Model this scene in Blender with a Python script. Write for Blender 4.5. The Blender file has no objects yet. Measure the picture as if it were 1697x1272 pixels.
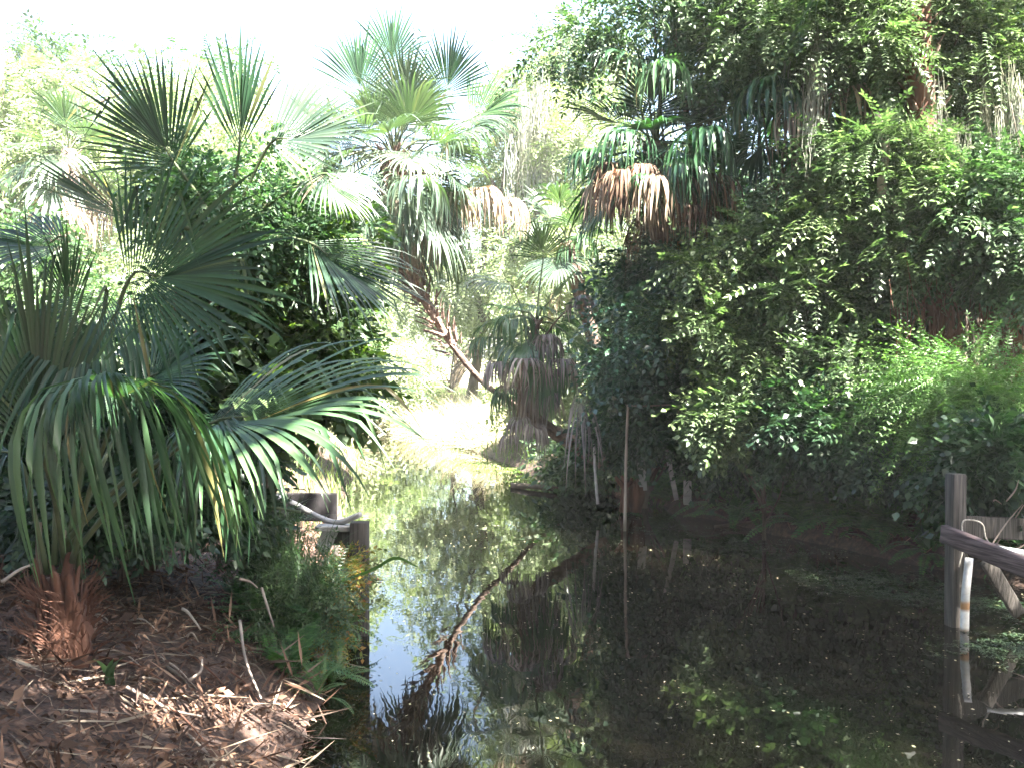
import bpy, math, random
import numpy as np
from mathutils import Vector

SC = bpy.context.scene
COL = SC.collection
rng = np.random.default_rng(7)

# ------------------------------------------------------------------ camera
H = 2.1                      # eye height above the creek
FPX = 1700.0                 # focal length in pixels of the 1697 px wide photograph
HORIZON = 600.0
cam_d = bpy.data.cameras.new("camera")
cam = bpy.data.objects.new("camera", cam_d); COL.objects.link(cam)
cam_d.sensor_width = 36.0
cam_d.lens = 36.0 * FPX / 1697.0
cam_d.clip_start = 0.05; cam_d.clip_end = 3000
cam.location = (0, 0, H)
cam.rotation_euler = (math.radians(90) - math.atan((636 - HORIZON) / FPX), 0, 0)
SC.camera = cam

# ------------------------------------------------------------------ sky, sun, exposure
SUN_EL, SUN_AZ = 55.0, 136.0         # azimuth in degrees from +Y (view direction) towards +X
W = bpy.data.worlds.new("World"); SC.world = W; W.use_nodes = True
nt = W.node_tree; nt.nodes.clear()
sky = nt.nodes.new('ShaderNodeTexSky'); sky.sky_type = 'NISHITA'; sky.sun_disc = False
sky.sun_elevation = math.radians(SUN_EL); sky.sun_rotation = math.radians(SUN_AZ)
sky.dust_density = 3.0; sky.air_density = 1.0; sky.ozone_density = 1.0
bg = nt.nodes.new('ShaderNodeBackground'); bg.inputs[1].default_value = 0.05
wo = nt.nodes.new('ShaderNodeOutputWorld')
nt.links.new(sky.outputs[0], bg.inputs[0]); nt.links.new(bg.outputs[0], wo.inputs[0])
sun_d = bpy.data.lights.new("sun", 'SUN'); sun = bpy.data.objects.new("sun", sun_d); COL.objects.link(sun)
sun_d.energy = 5.0; sun_d.angle = math.radians(0.5); sun_d.color = (1.0, 0.95, 0.86)
_e, _a = math.radians(SUN_EL), math.radians(SUN_AZ)
sd = Vector((math.sin(_a) * math.cos(_e), math.cos(_a) * math.cos(_e), math.sin(_e)))
sun.rotation_euler = sd.to_track_quat('Z', 'Y').to_euler()
SC.view_settings.view_transform = 'Standard'; SC.view_settings.look = 'None'
SC.view_settings.exposure = 4.45; SC.view_settings.gamma = 1.0
SC.view_settings.use_curve_mapping = False
SC.cycles.max_bounces = 6; SC.cycles.diffuse_bounces = 3; SC.cycles.glossy_bounces = 3
SC.cycles.transmission_bounces = 4; SC.cycles.transparent_max_bounces = 4; SC.cycles.volume_bounces = 0
SC.cycles.use_denoising = True

def P(px, py, d):
    """real point at distance d (metres ahead) seen at the photograph's pixel px, py"""
    return np.array([(px - 848.5) / FPX * d, d, H + (HORIZON - py) / FPX * d])

# ------------------------------------------------------------------ mesh helpers
def nrm(v):
    v = np.asarray(v, float); return v / (np.linalg.norm(v, axis=-1, keepdims=True) + 1e-12)

class MB:
    """collects quads; every piece lands in one mesh"""
    def __init__(self): self.v = []; self.f = []; self.n = 0
    def add(self, v, f):
        v = np.asarray(v, float).reshape(-1, 3); f = np.asarray(f, int).reshape(-1, 4)
        self.v.append(v); self.f.append(f + self.n); self.n += len(v)
    def grid(self, g, close=False):
        """g: (rows, cols, 3)"""
        r, c = g.shape[:2]
        i = np.arange(r - 1)[:, None] * c
        j = np.arange(c if close else c - 1)[None, :]
        j2 = (j + 1) % c
        f = np.stack([i + j, i + j2, i + c + j2, i + c + j], -1).reshape(-1, 4)
        self.add(g.reshape(-1, 3), f)
    def tube(self, pts, rad, n=8, wob=0.0, cap=True):
        pts = np.asarray(pts, float); m = len(pts)
        rad = np.broadcast_to(np.asarray(rad, float), (m,)) if np.ndim(rad) == 0 or len(np.atleast_1d(rad)) == m else np.interp(np.linspace(0, 1, m), np.linspace(0, 1, len(rad)), rad)
        t = nrm(np.gradient(pts, axis=0))
        ref = np.array([0, 0, 1.0]) if abs(t[0][2]) < .9 else np.array([1.0, 0, 0])
        a = nrm(np.cross(t[0], ref)); A = []
        for k in range(m):
            a = nrm(a - np.dot(a, t[k]) * t[k]); A.append(a)
        A = np.array(A); B = np.cross(t, A)
        th = np.linspace(0, 2 * np.pi, n, endpoint=False)
        rr = rad[:, None] * (1 + wob * rng.uniform(-1, 1, (m, n)))
        g = pts[:, None] + rr[..., None] * (np.cos(th)[None, :, None] * A[:, None] + np.sin(th)[None, :, None] * B[:, None])
        if cap:
            g = np.concatenate([np.repeat(pts[:1, None], n, 1), g, np.repeat(pts[-1:, None], n, 1)], 0)
        self.grid(g, True)
    def box(self, c, x, y, z, taper=1.0, jit=0.0):
        """box with half-axis vectors x, y, z about c, its edges chamfered by a subdivided profile"""
        c, x, y, z = [np.asarray(q, float) for q in (c, x, y, z)]
        b = 0.12
        prof = [(-1, -1 + b), (-1, 1 - b), (-1 + b, 1), (1 - b, 1), (1, 1 - b), (1, -1 + b), (1 - b, -1), (-1 + b, -1)]
        K = 7
        rows = []
        for k in range(K):
            s = -1 + 2 * k / (K - 1); q = 1 if k < K - 1 else taper
            rows.append([c + z * s + x * px_ * q * (1 + jit * rng.uniform(-1, 1)) + y * py_ * q * (1 + jit * rng.uniform(-1, 1)) for px_, py_ in prof])
        g = np.array(rows)
        g = np.concatenate([np.repeat((c - z)[None, None], 8, 1), g, np.repeat((c + z)[None, None], 8, 1)], 0)
        self.grid(g, True)
    def scatter(self, T, pos, M, scale):
        V, F = T
        pos = np.asarray(pos); N = len(pos)
        v = np.einsum('nij,kj->nki', M, V) * np.asarray(scale).reshape(-1, 1, 1) + pos[:, None]
        f = F[None] + (np.arange(N) * len(V))[:, None, None]
        self.add(v.reshape(-1, 3), f.reshape(-1, 4))
    def mesh(self, name, mat, off, smooth=False):
        v = np.concatenate(self.v) - off; f = np.concatenate(self.f)
        me = bpy.data.meshes.new(name)
        me.vertices.add(len(v)); me.vertices.foreach_set('co', v.astype(np.float32).ravel())
        me.loops.add(f.size); me.loops.foreach_set('vertex_index', f.astype(np.int32).ravel())
        me.polygons.add(len(f)); me.polygons.foreach_set('loop_start', np.arange(0, f.size, 4, dtype=np.int32))
        me.polygons.foreach_set('loop_total', np.full(len(f), 4, dtype=np.int32))
        if smooth: me.polygons.foreach_set('use_smooth', np.ones(len(f), dtype=bool))
        me.update(calc_edges=True); me.validate()
        me.materials.append(mat)
        return me

def tag(o, label=None, cat=None, group=None, kind=None):
    if label: o['label'] = label
    if cat: o['category'] = cat
    if group: o['group'] = group
    if kind: o['kind'] = kind
    return o
def wloc(o):
    l = np.array(o.location)
    while o.parent: o = o.parent; l = l + np.array(o.location)
    return l
def thing(name, loc, label, cat, group=None):
    o = bpy.data.objects.new(name, None); COL.objects.link(o); o.location = tuple(loc); o.empty_display_size = .2
    return tag(o, label, cat, group)
def part(name, mb, mat, parent, smooth=False, label=None):
    o = bpy.data.objects.new(name, mb.mesh(name, mat, wloc(parent), smooth)); COL.objects.link(o); o.parent = parent
    if label: o['label'] = label
    return o
def solo(name, mb, mat, loc, label=None, cat=None, group=None, kind=None, smooth=False):
    o = bpy.data.objects.new(name, mb.mesh(name, mat, np.asarray(loc, float), smooth)); COL.objects.link(o); o.location = tuple(loc)
    return tag(o, label, cat, group, kind)
def bez(pts, n=10):
    """smooth curve through control points (Catmull-Rom)"""
    p = np.asarray(pts, float); p = np.vstack([2 * p[0] - p[1], p, 2 * p[-1] - p[-2]]); out = []
    for i in range(1, len(p) - 2):
        t = np.linspace(0, 1, n, endpoint=(i == len(p) - 3))[:, None]
        a, b, c, d = p[i - 1], p[i], p[i + 1], p[i + 2]
        out.append(.5 * ((2 * b) + (-a + c) * t + (2 * a - 5 * b + 4 * c - d) * t ** 2 + (-a + 3 * b - 3 * c + d) * t ** 3))
    return np.vstack(out)

# ------------------------------------------------------------------ materials
def new_mat(name):
    m = bpy.data.materials.new(name); m.use_nodes = True; n = m.node_tree; n.nodes.clear()
    out = n.nodes.new('ShaderNodeOutputMaterial'); return m, n, out
def ramp(n, fac, cols):
    r = n.nodes.new('ShaderNodeValToRGB'); e = r.color_ramp.elements
    while len(e) < len(cols): e.new(0.5)
    for i, (p, c) in enumerate(cols): e[i].position = p; e[i].color = (*c, 1)
    n.links.new(fac, r.inputs[0]); return r.outputs[0]
def noise(n, scale, detail=4, stretch=None, coord='Object'):
    tc = n.nodes.new('ShaderNodeTexCoord'); src = tc.outputs[coord]
    if stretch:
        mp = n.nodes.new('ShaderNodeMapping'); mp.inputs['Scale'].default_value = stretch
        n.links.new(src, mp.inputs[0]); src = mp.outputs[0]
    t = n.nodes.new('ShaderNodeTexNoise'); t.inputs['Scale'].default_value = scale; t.inputs['Detail'].default_value = detail
    n.links.new(src, t.inputs['Vector']); return t.outputs['Fac']
def mix(n, fac, a, b, typ='MIX'):
    m = n.nodes.new('ShaderNodeMix'); m.data_type = 'RGBA'; m.blend_type = typ
    for sock, v in ((m.inputs[0], fac), (m.inputs[6], a), (m.inputs[7], b)):
        if isinstance(v, (int, float)): sock.default_value = v
        elif isinstance(v, tuple): sock.default_value = (*v, 1)
        else: n.links.new(v, sock)
    return m.outputs[2]
def leaf_mat(name, cols, trans=0.35, tcol=(1.3, 1.5, .6), rough=.42, spec=.5, nscale=1.3):
    m, n, out = new_mat(name)
    g = n.nodes.new('ShaderNodeNewGeometry')
    c1 = ramp(n, g.outputs['Random Per Island'], cols)
    nf = noise(n, nscale, 3)
    br = ramp(n, nf, [(.3, (.65, .7, .75)), (.7, (1.3, 1.25, 1.05))])
    col = mix(n, 1.0, c1, br, 'MULTIPLY')
    b = n.nodes.new('ShaderNodeBsdfPrincipled'); b.inputs['Roughness'].default_value = rough
    b.inputs['Specular IOR Level'].default_value = spec
    n.links.new(col, b.inputs['Base Color'])
    t = n.nodes.new('ShaderNodeBsdfTranslucent'); n.links.new(mix(n, 1.0, col, tcol, 'MULTIPLY'), t.inputs[0])
    s = n.nodes.new('ShaderNodeMixShader'); s.inputs[0].default_value = trans
    n.links.new(b.outputs[0], s.inputs[1]); n.links.new(t.outputs[0], s.inputs[2]); n.links.new(s.outputs[0], out.inputs[0])
    return m
def solid_mat(name, cols, nscale=6, stretch=None, rough=.8, bump=.4, bscale=None, spec=.3, detail=6):
    m, n, out = new_mat(name)
    f = noise(n, nscale, detail, stretch)
    b = n.nodes.new('ShaderNodeBsdfPrincipled'); b.inputs['Roughness'].default_value = rough
    b.inputs['Specular IOR Level'].default_value = spec
    n.links.new(ramp(n, f, cols), b.inputs['Base Color'])
    bp = n.nodes.new('ShaderNodeBump'); bp.inputs['Strength'].default_value = bump; bp.inputs['Distance'].default_value = .02
    n.links.new(noise(n, bscale or nscale * 2, 6, stretch), bp.inputs['Height']); n.links.new(bp.outputs[0], b.inputs['Normal'])
    n.links.new(b.outputs[0], out.inputs[0]); return m

M = {}
M['palm'] = leaf_mat('palm_green', [(0, (.03, .065, .035)), (.5, (.045, .095, .045)), (.93, (.075, .135, .06)), (.96, (.16, .14, .06)), (1, (.20, .15, .08))], .26, (1.2, 1.55, .7), .38, .55)
M['palm_shaded'] = leaf_mat('palm_green_shaded', [(0, (.010, .030, .016)), (.5, (.016, .046, .022)), (.95, (.030, .072, .032)), (.98, (.12, .11, .05)), (1, (.15, .11, .06))], .22, (1.2, 1.9, .5), .36, .5)  # darker copy of the palm green; shade is put into its colour
M['palm_grey'] = leaf_mat('palm_grey_green', [(0, (.035, .06, .042)), (.5, (.052, .082, .058)), (.9, (.08, .11, .075)), (.95, (.20, .17, .11)), (1, (.24, .18, .12))], .28, (1.3, 1.6, .6), .42, .5)
M['palm_dead'] = leaf_mat('palm_dead', [(0, (.07, .05, .04)), (.5, (.17, .13, .10)), (1, (.33, .27, .215))], .15, (1.3, 1.0, .7), .7, .2)
M['palm_withered'] = leaf_mat('palm_withered_grey', [(0, (.09, .075, .075)), (.5, (.19, .16, .16)), (1, (.32, .28, .27))], .12, (1.2, 1.0, .9), .7, .2)
M['palm_rust'] = leaf_mat('palm_rust', [(0, (.035, .022, .018)), (.5, (.085, .056, .043)), (.85, (.16, .105, .078)), (1, (.32, .21, .145))], .15, (1.4, .9, .6), .7, .2)
M['stalk'] = solid_mat('petiole', [(.3, (.035, .055, .025)), (.7, (.085, .10, .05))], 9, (1, 1, .3), .5, .2)
M['stalk_dead'] = solid_mat('petiole_dead', [(.3, (.07, .05, .035)), (.7, (.17, .13, .09))], 9, (1, 1, .3), .8, .3)
M['leaf_shrub'] = leaf_mat('leaf_shrub', [(0, (.03, .07, .032)), (.6, (.055, .11, .05)), (1, (.11, .165, .085))], .38, (1.1, 1.4, .7), .4, .5)
M['leaf_grape'] = leaf_mat('leaf_grape', [(0, (.025, .055, .022)), (.6, (.05, .095, .035)), (1, (.10, .15, .05))], .4, (1.6, 1.7, .5), .45, .5)
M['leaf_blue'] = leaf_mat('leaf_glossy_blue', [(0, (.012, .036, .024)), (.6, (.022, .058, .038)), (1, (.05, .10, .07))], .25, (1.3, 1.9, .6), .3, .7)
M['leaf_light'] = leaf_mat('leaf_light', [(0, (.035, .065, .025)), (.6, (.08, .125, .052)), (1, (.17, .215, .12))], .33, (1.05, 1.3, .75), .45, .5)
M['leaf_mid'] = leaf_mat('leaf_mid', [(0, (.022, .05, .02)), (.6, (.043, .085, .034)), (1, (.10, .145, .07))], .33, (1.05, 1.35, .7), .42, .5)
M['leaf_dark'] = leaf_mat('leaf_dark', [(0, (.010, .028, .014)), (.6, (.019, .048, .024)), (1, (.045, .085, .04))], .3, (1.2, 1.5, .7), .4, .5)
M['leaf_far'] = leaf_mat('leaf_far', [(0, (.13, .17, .09)), (.6, (.19, .23, .13)), (1, (.26, .30, .19))], .4, (1.1, 1.25, .8), .5, .4, .35)  # far leaves paled; their sunlit glare is put into the colour
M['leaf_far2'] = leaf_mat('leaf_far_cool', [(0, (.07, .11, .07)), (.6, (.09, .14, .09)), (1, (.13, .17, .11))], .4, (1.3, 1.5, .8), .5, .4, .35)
M['leaf_autumn'] = leaf_mat('leaf_turning', [(0, (.07, .11, .03)), (.5, (.14, .16, .04)), (.8, (.26, .20, .05)), (1, (.30, .09, .04))], .4, (1.5, 1.4, .5), .45, .4)
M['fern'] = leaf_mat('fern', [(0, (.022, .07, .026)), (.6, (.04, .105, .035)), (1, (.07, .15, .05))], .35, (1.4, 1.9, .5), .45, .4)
M['fern_lit'] = leaf_mat('fern_green_lit', [(0, (.04, .10, .03)), (.6, (.07, .14, .04)), (1, (.12, .18, .08))], .36, (1.1, 1.35, .7), .45, .4)  # brighter copy of the fern green, sunlight put into the colour
M['litter'] = leaf_mat('dead_leaves', [(0, (.025, .014, .010)), (.4, (.065, .034, .024)), (.8, (.12, .068, .048)), (1, (.24, .15, .11))], .1, (1.2, 1, .8), .7, .25)
M['reed'] = leaf_mat('reed', [(0, (.20, .23, .13)), (.5, (.38, .36, .28)), (1, (.55, .51, .44))], .35, (1.2, 1.1, .9), .6, .3)
M['grass'] = leaf_mat('grass', [(0, (.05, .10, .03)), (.6, (.10, .15, .05)), (1, (.20, .21, .09))], .4, (1.3, 1.5, .6), .6, .3)
M['moss'] = leaf_mat('spanish_moss', [(0, (.15, .16, .14)), (1, (.30, .30, .27))], .3, (1.1, 1.1, 1), .9, .1)
M['weed'] = leaf_mat('water_weed', [(0, (.010, .028, .014)), (.7, (.022, .050, .022)), (1, (.06, .09, .035))], .2, (1.2, 1.4, .5), .5, .4)
M['debris'] = leaf_mat('floating_bits', [(0, (.05, .06, .03)), (.7, (.14, .13, .08)), (1, (.40, .36, .26))], .1, (1, 1, 1), .6, .4)
M['bark'] = solid_mat('bark', [(.3, (.05, .038, .028)), (.7, (.14, .11, .085))], 7, (1, 1, .25), .9, .8)
M['bark_pale'] = solid_mat('bark_pale', [(.3, (.14, .11, .09)), (.7, (.34, .28, .23))], 7, (1, 1, .3), .9, .7)
M['bark_palm'] = solid_mat('palm_trunk', [(.3, (.06, .042, .034)), (.7, (.20, .145, .115))], 12, (1, 1, 1), .9, .9)
M['boot'] = solid_mat('palm_boots', [(.25, (.055, .034, .026)), (.75, (.25, .17, .135))], 14, (1, 1, .6), .85, .6)
M['root'] = solid_mat('rust_roots', [(.3, (.045, .02, .014)), (.7, (.15, .07, .045))], 9, (1, 1, .3), .9, .6)
M['wood'] = solid_mat('weathered_wood', [(.3, (.016, .014, .012)), (.5, (.055, .048, .042)), (.7, (.11, .095, .083))], 55, (1.0, 1.0, .05), .85, .6)
M['wood_beam'] = solid_mat('weathered_beam', [(.3, (.02, .013, .013)), (.5, (.07, .047, .047)), (.7, (.14, .10, .095))], 50, (.06, .06, 1), .85, .6)
M['wood_pale'] = solid_mat('sunbleached_wood', [(.25, (.22, .21, .20)), (.75, (.5, .48, .45))], 12, (.3, .3, 1), .8, .4)
M['board'] = solid_mat('grey_board', [(.3, (.006, .0052, .0056)), (.7, (.016, .0138, .015))], 14, None, .7, .15)
M['pvc'] = solid_mat('white_pipe', [(.35, (.55, .55, .53)), (.6, (.78, .78, .76))], 5, None, .4, .05, spec=.5)
M['rope'] = solid_mat('rope', [(.3, (.25, .22, .18)), (.7, (.5, .46, .4))], 60, None, .9, .4)
M['mud'] = solid_mat('mud', [(.3, (.03, .026, .024)), (.7, (.07, .062, .056))], 4, None, .55, .5)

# pipe stained rust at the waterline band
def pipe_stain():
    m, n, out = new_mat('stained_pipe')
    tc = n.nodes.new('ShaderNodeTexCoord'); sx = n.nodes.new('ShaderNodeSeparateXYZ'); n.links.new(tc.outputs['Object'], sx.inputs[0])
    mr = n.nodes.new('ShaderNodeMapRange'); n.links.new(sx.outputs[2], mr.inputs[0]); mr.inputs[1].default_value = 0; mr.inputs[2].default_value = .42
    col = ramp(n, mr.outputs[0], [(.0, (.25, .16, .09)), (.08, (.7, .68, .62)), (.36, (.72, .70, .66)), (.42, (.32, .15, .05)), (.52, (.36, .2, .09)), (.58, (.42, .42, .40)), (1, (.5, .5, .5))])
    b = n.nodes.new('ShaderNodeBsdfPrincipled'); b.inputs['Roughness'].default_value = .45
    n.links.new(mix(n, .35, col, ramp(n, noise(n, 25, 4), [(.35, (.5, .4, .3)), (.6, (1, 1, 1))]), 'MULTIPLY'), b.inputs['Base Color']); n.links.new(b.outputs[0], out.inputs[0]); return m
M['pipe_stain'] = pipe_stain()

def ground_mat():
    m, n, out = new_mat('ground')
    tc = n.nodes.new('ShaderNodeTexCoord'); sx = n.nodes.new('ShaderNodeSeparateXYZ'); n.links.new(tc.outputs['Object'], sx.inputs[0])
    f1 = noise(n, 22, 8); f2 = noise(n, 1.2, 4)
    mulch = ramp(n, f1, [(.3, (.014, .008, .006)), (.5, (.045, .025, .018)), (.7, (.10, .058, .04))])
    far = mix(n, f2, (.06, .085, .035), (.20, .17, .10))
    mr = n.nodes.new('ShaderNodeMapRange'); mr.inputs[1].default_value = 20; mr.inputs[2].default_value = 28; n.links.new(sx.outputs[1], mr.inputs[0])
    col = mix(n, mr.outputs[0], mulch, far)
    b = n.nodes.new('ShaderNodeBsdfPrincipled'); b.inputs['Roughness'].default_value = .9
    n.links.new(col, b.inputs['Base Color'])
    bp = n.nodes.new('ShaderNodeBump'); bp.inputs['Strength'].default_value = .8; bp.inputs['Distance'].default_value = .03
    n.links.new(f1, bp.inputs['Height']); n.links.new(bp.outputs[0], b.inputs['Normal'])
    n.links.new(b.outputs[0], out.inputs[0]); return m
def water_mat():
    m, n, out = new_mat('creek_water')
    b = n.nodes.new('ShaderNodeBsdfPrincipled')
    n.links.new(ramp(n, noise(n, .5, 3), [(.3, (.0005, .0006, .0005)), (.7, (.0014, .0011, .0007))]), b.inputs['Base Color'])
    b.inputs['Roughness'].default_value = .015; b.inputs['IOR'].default_value = 1.34
    b.inputs['Specular IOR Level'].default_value = .5
    bp = n.nodes.new('ShaderNodeBump'); bp.inputs['Strength'].default_value = .08; bp.inputs['Distance'].default_value = .02
    n.links.new(noise(n, 3.2, 3, (1, .55, 1)), bp.inputs['Height']); n.links.new(bp.outputs[0], b.inputs['Normal'])
    n.links.new(b.outputs[0], out.inputs[0]); return m

# ------------------------------------------------------------------ terrain and water
LEFT = [(3.6, -12), (2.6, -4), (1.2, 0), (.3, 2.2), (-.45, 3.6), (-1.05, 5), (-1.2, 6.5), (-1.38, 8), (-1.75, 10.5), (-2.2, 13), (-2.6, 16), (-3.1, 20), (-3.6, 24), (-4.6, 26.6), (-9, 28), (-20, 27), (-42, 23)]
RIGHT = [(-42, 28), (-20, 32), (-9, 32.5), (-4.4, 31.4), (-2.6, 29.4), (-1.6, 26.8), (-.8, 24), (-.1, 21), (.75, 18), (2.1, 15.2), (3.2, 12.6), (4.1, 10.8), (5.3, 8.6), (6.0, 6), (7, 0), (8, -12)]
POLY = np.array(LEFT + RIGHT, float)
def creek_sd(x, y):
    """signed distance to the creek's edge, positive on land"""
    p = np.stack([x, y], -1); d = np.full(x.shape, 1e9); ins = np.zeros(x.shape, bool)
    for a, b in zip(POLY, np.roll(POLY, -1, 0)):
        e = b - a; w = p - a
        t = np.clip((w @ e) / (e @ e), 0, 1)[..., None]
        d = np.minimum(d, np.linalg.norm(w - t * e, axis=-1))
        c = (a[1] > y) != (b[1] > y)
        with np.errstate(divide='ignore', invalid='ignore'):
            ins ^= c & (x < (b[0] - a[0]) * (y - a[1]) / (b[1] - a[1] + 1e-12) + a[0])
    return np.where(ins, -d, d)
def lump(x, y, s=1.0):
    return (np.sin(x * 1.7 * s + 1.3) * np.cos(y * 1.3 * s + .4) + .5 * np.sin(x * 4.1 * s + y * 2.3 * s) + .3 * np.cos(y * 6.7 * s - x * 5.1 * s)) / 1.8
def ground_z(x, y):
    x = np.asarray(x, float); y = np.asarray(y, float)
    s = creek_sd(x, y); q = np.clip
    s = s + .10 * lump(x, y, 1.7) + .05 * lump(y, x, 4.1)
    right = q((x - 1.0) / 2, 0, 1) * q((24 - y) / 3, 0, 1)
    far = q((y - 24) / 4, 0, 1)
    w = 1.9 * (1 - right) + 1.0 * right; hb = (.62 * (1 - right) + .8 * right) * (1 - far) + .4 * far
    t = q(s / w, 0, 1); up = hb * (1 - (1 - t) ** 2)
    slope = (.22 - .05 * right) * (1 - far) + .02 * far
    up = up + np.minimum(slope * np.maximum(s - w, 0), 2.2)
    up = up + q(s / 1.0, 0, 1) * (.05 * lump(x, y) + .02 * lump(x, y, 3.3))
    dn = -.7 * (1 - np.exp(np.minimum(s, 0) / .6)) - .015
    z = np.where(s > 0, up, dn)
    z = z + .2 * np.exp(-(((x - 2.35) / .75) ** 2 + ((y - 14.2) / .55) ** 2)) * (s < .3)      # low mud bar off the right bank
    return z
def axis(lo, hi, fine_lo, fine_hi, step):
    f = np.arange(fine_lo, fine_hi + step / 2, step)
    a = fine_lo - np.geomspace(.4, fine_lo - lo, 26)[::-1]; b = fine_hi + np.geomspace(.4, hi - fine_hi, 26)
    return np.concatenate([a, f, b])
gx = axis(-160, 160, -9, 9, .12); gy = axis(-60, 180, 2.5, 34, .16)
X, Y = np.meshgrid(gx, gy)
g = MB(); g.grid(np.stack([X, Y, ground_z(X, Y)], -1))
solo('ground', g, ground_mat(), (0, 0, 0), kind='structure', smooth=True)
w = MB(); WX, WY = np.meshgrid(np.linspace(-45, 10, 12), np.linspace(-12, 36, 12)); w.grid(np.stack([WX, WY, WX * 0], -1))
solo('water', w, water_mat(), (0, 0, 0), kind='structure')
def onground(x, y, dz=0.0): return np.array([x, y, float(ground_z(np.array([x]), np.array([y]))[0]) + dz])

# ------------------------------------------------------------------ leaf templates (x = along, z = up)
def leaf(V, F, o, d, n, L, Wd, fold=.25, simple=False):
    o, d, n = np.array(o, float), nrm(d), nrm(n); s = np.cross(n, d); k = len(V)
    if simple:
        V += [o, o + d * L * .45 + s * Wd, o + d * L, o + d * L * .45 - s * Wd]; F.append((k, k + 1, k + 2, k + 3)); return
    V += [o, o + d * L * .4 + s * Wd + n * Wd * fold, o + d * L, o + d * L * .4 - s * Wd + n * Wd * fold, o + d * L * .45]
    F += [(k, k + 1, k + 2, k + 4), (k, k + 4, k + 2, k + 3)]
def fin(V, F): return np.array(V, float), np.array(F, int)
def T_spray(n=8, L=.28, leafL=.07, leafW=.018, droop=.5, seed=0, simple=False, twig=True):
    r = np.random.default_rng(seed); V, F = [], []
    pt = lambda t: np.array([L * t, .03 * math.sin(t * 3), -droop * L * t * t])
    for i in range(n):
        t = (i + .5) / n; a = (1 if i % 2 else -1) * r.uniform(.5, 1.1); h = r.uniform(-.5, .3)
        d = np.array([math.cos(a), math.sin(a), h - droop * t])
        leaf(V, F, pt(t), d, (r.uniform(-.5, .5), r.uniform(-.5, .5), 1), leafL * r.uniform(.7, 1.15), leafW * r.uniform(.8, 1.2), simple=simple)
    if twig:
        for i in range(3):
            k = len(V); a, b = pt(i / 3), pt((i + 1) / 3); o = np.array([0, .0016, 0]); V += [a - o, a + o, b + o, b - o]; F.append((k, k + 1, k + 2, k + 3))
    return fin(V, F)
def T_pinnate(pairs=7, L=.26, leafL=.06, leafW=.011, droop=.5, seed=0, simple=False):
    r = np.random.default_rng(seed); V, F = [], []
    for i in range(pairs):
        t = (i + .8) / pairs; p = np.array([L * t, 0, -droop * L * t * t]); s = 1 - .35 * abs(t - .45)
        for q in (-1, 1):
            leaf(V, F, p, (.45, q, -.25 - .3 * droop), (0, -q * .3, 1), leafL * s * r.uniform(.85, 1.1), leafW, simple=simple)
    leaf(V, F, (L, 0, -droop * L), (1, 0, -.8 * droop), (0, 0, 1), leafL, leafW, simple=simple)
    k = len(V); V += [np.array([0, -.002, 0]), np.array([0, .002, 0]), np.array([L, .001, -droop * L]), np.array([L, -.001, -droop * L])]; F.append((k, k + 1, k + 2, k + 3))
    return fin(V, F)
def T_fern(pairs=20, L=.6, pin=.07, arch=1.0, seed=0):
    r = np.random.default_rng(seed); V, F = [], []
    def pt(t): return np.array([L * (t - .12 * t * t * arch), 0, L * (.5 * t - .85 * arch * t * t)])
    for i in range(pairs):
        t = .12 + .88 * i / pairs; p = pt(t); tg = nrm(pt(t + .02) - p); w = pin * math.sin(math.pi * min(1, (1.05 - t) * .9 + .05)) * 1.1
        up = nrm(np.cross(tg, (0, 1, 0)))
        if up[2] < 0: up = -up
        for q in (-1, 1):
            leaf(V, F, p, tg * .25 + np.array([0, q, -.15]), up, w * r.uniform(.85, 1.1), L / pairs * .42, simple=True)
    for i in range(5):
        k = len(V); a, b = pt(i / 5), pt((i + 1) / 5); o = np.array([0, .002, 0]); V += [a - o, a + o, b + o, b - o]; F.append((k, k + 1, k + 2, k + 3))
    return fin(V, F)
def T_blade(L=1.0, Wd=.012, bend=.5, n=4):
    V, F = [], []
    for i in range(n + 1):
        t = i / n; p = np.array([bend * L * t * t, 0, L * t * (1 - .25 * bend * t)]); w_ = Wd * (1 - t) ** .7
        V += [p + (0, w_, 0), p - (0, w_, 0)]
        if i: k = len(V); F.append((k - 4, k - 3, k - 1, k - 2))
    return fin(V, F)
def T_moss(L=.8, seed=0):
    r = np.random.default_rng(seed); V, F = [], []
    for s in range(12):
        a = r.normal(0, .05, 3); a[2] = r.uniform(-.2, .05) * L; l = L * r.uniform(.4, 1); w_ = .004; x = a.copy()
        for i in range(5):
            b = x + (r.normal(0, .02), r.normal(0, .02), -l / 5); k = len(V); o = np.array([w_, w_ * .5, 0]) * (1 - .15 * i)
            V += [x - o, x + o, b + o, b - o]; F.append((k, k + 1, k + 2, k + 3)); x = b
    return fin(V, F)

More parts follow.
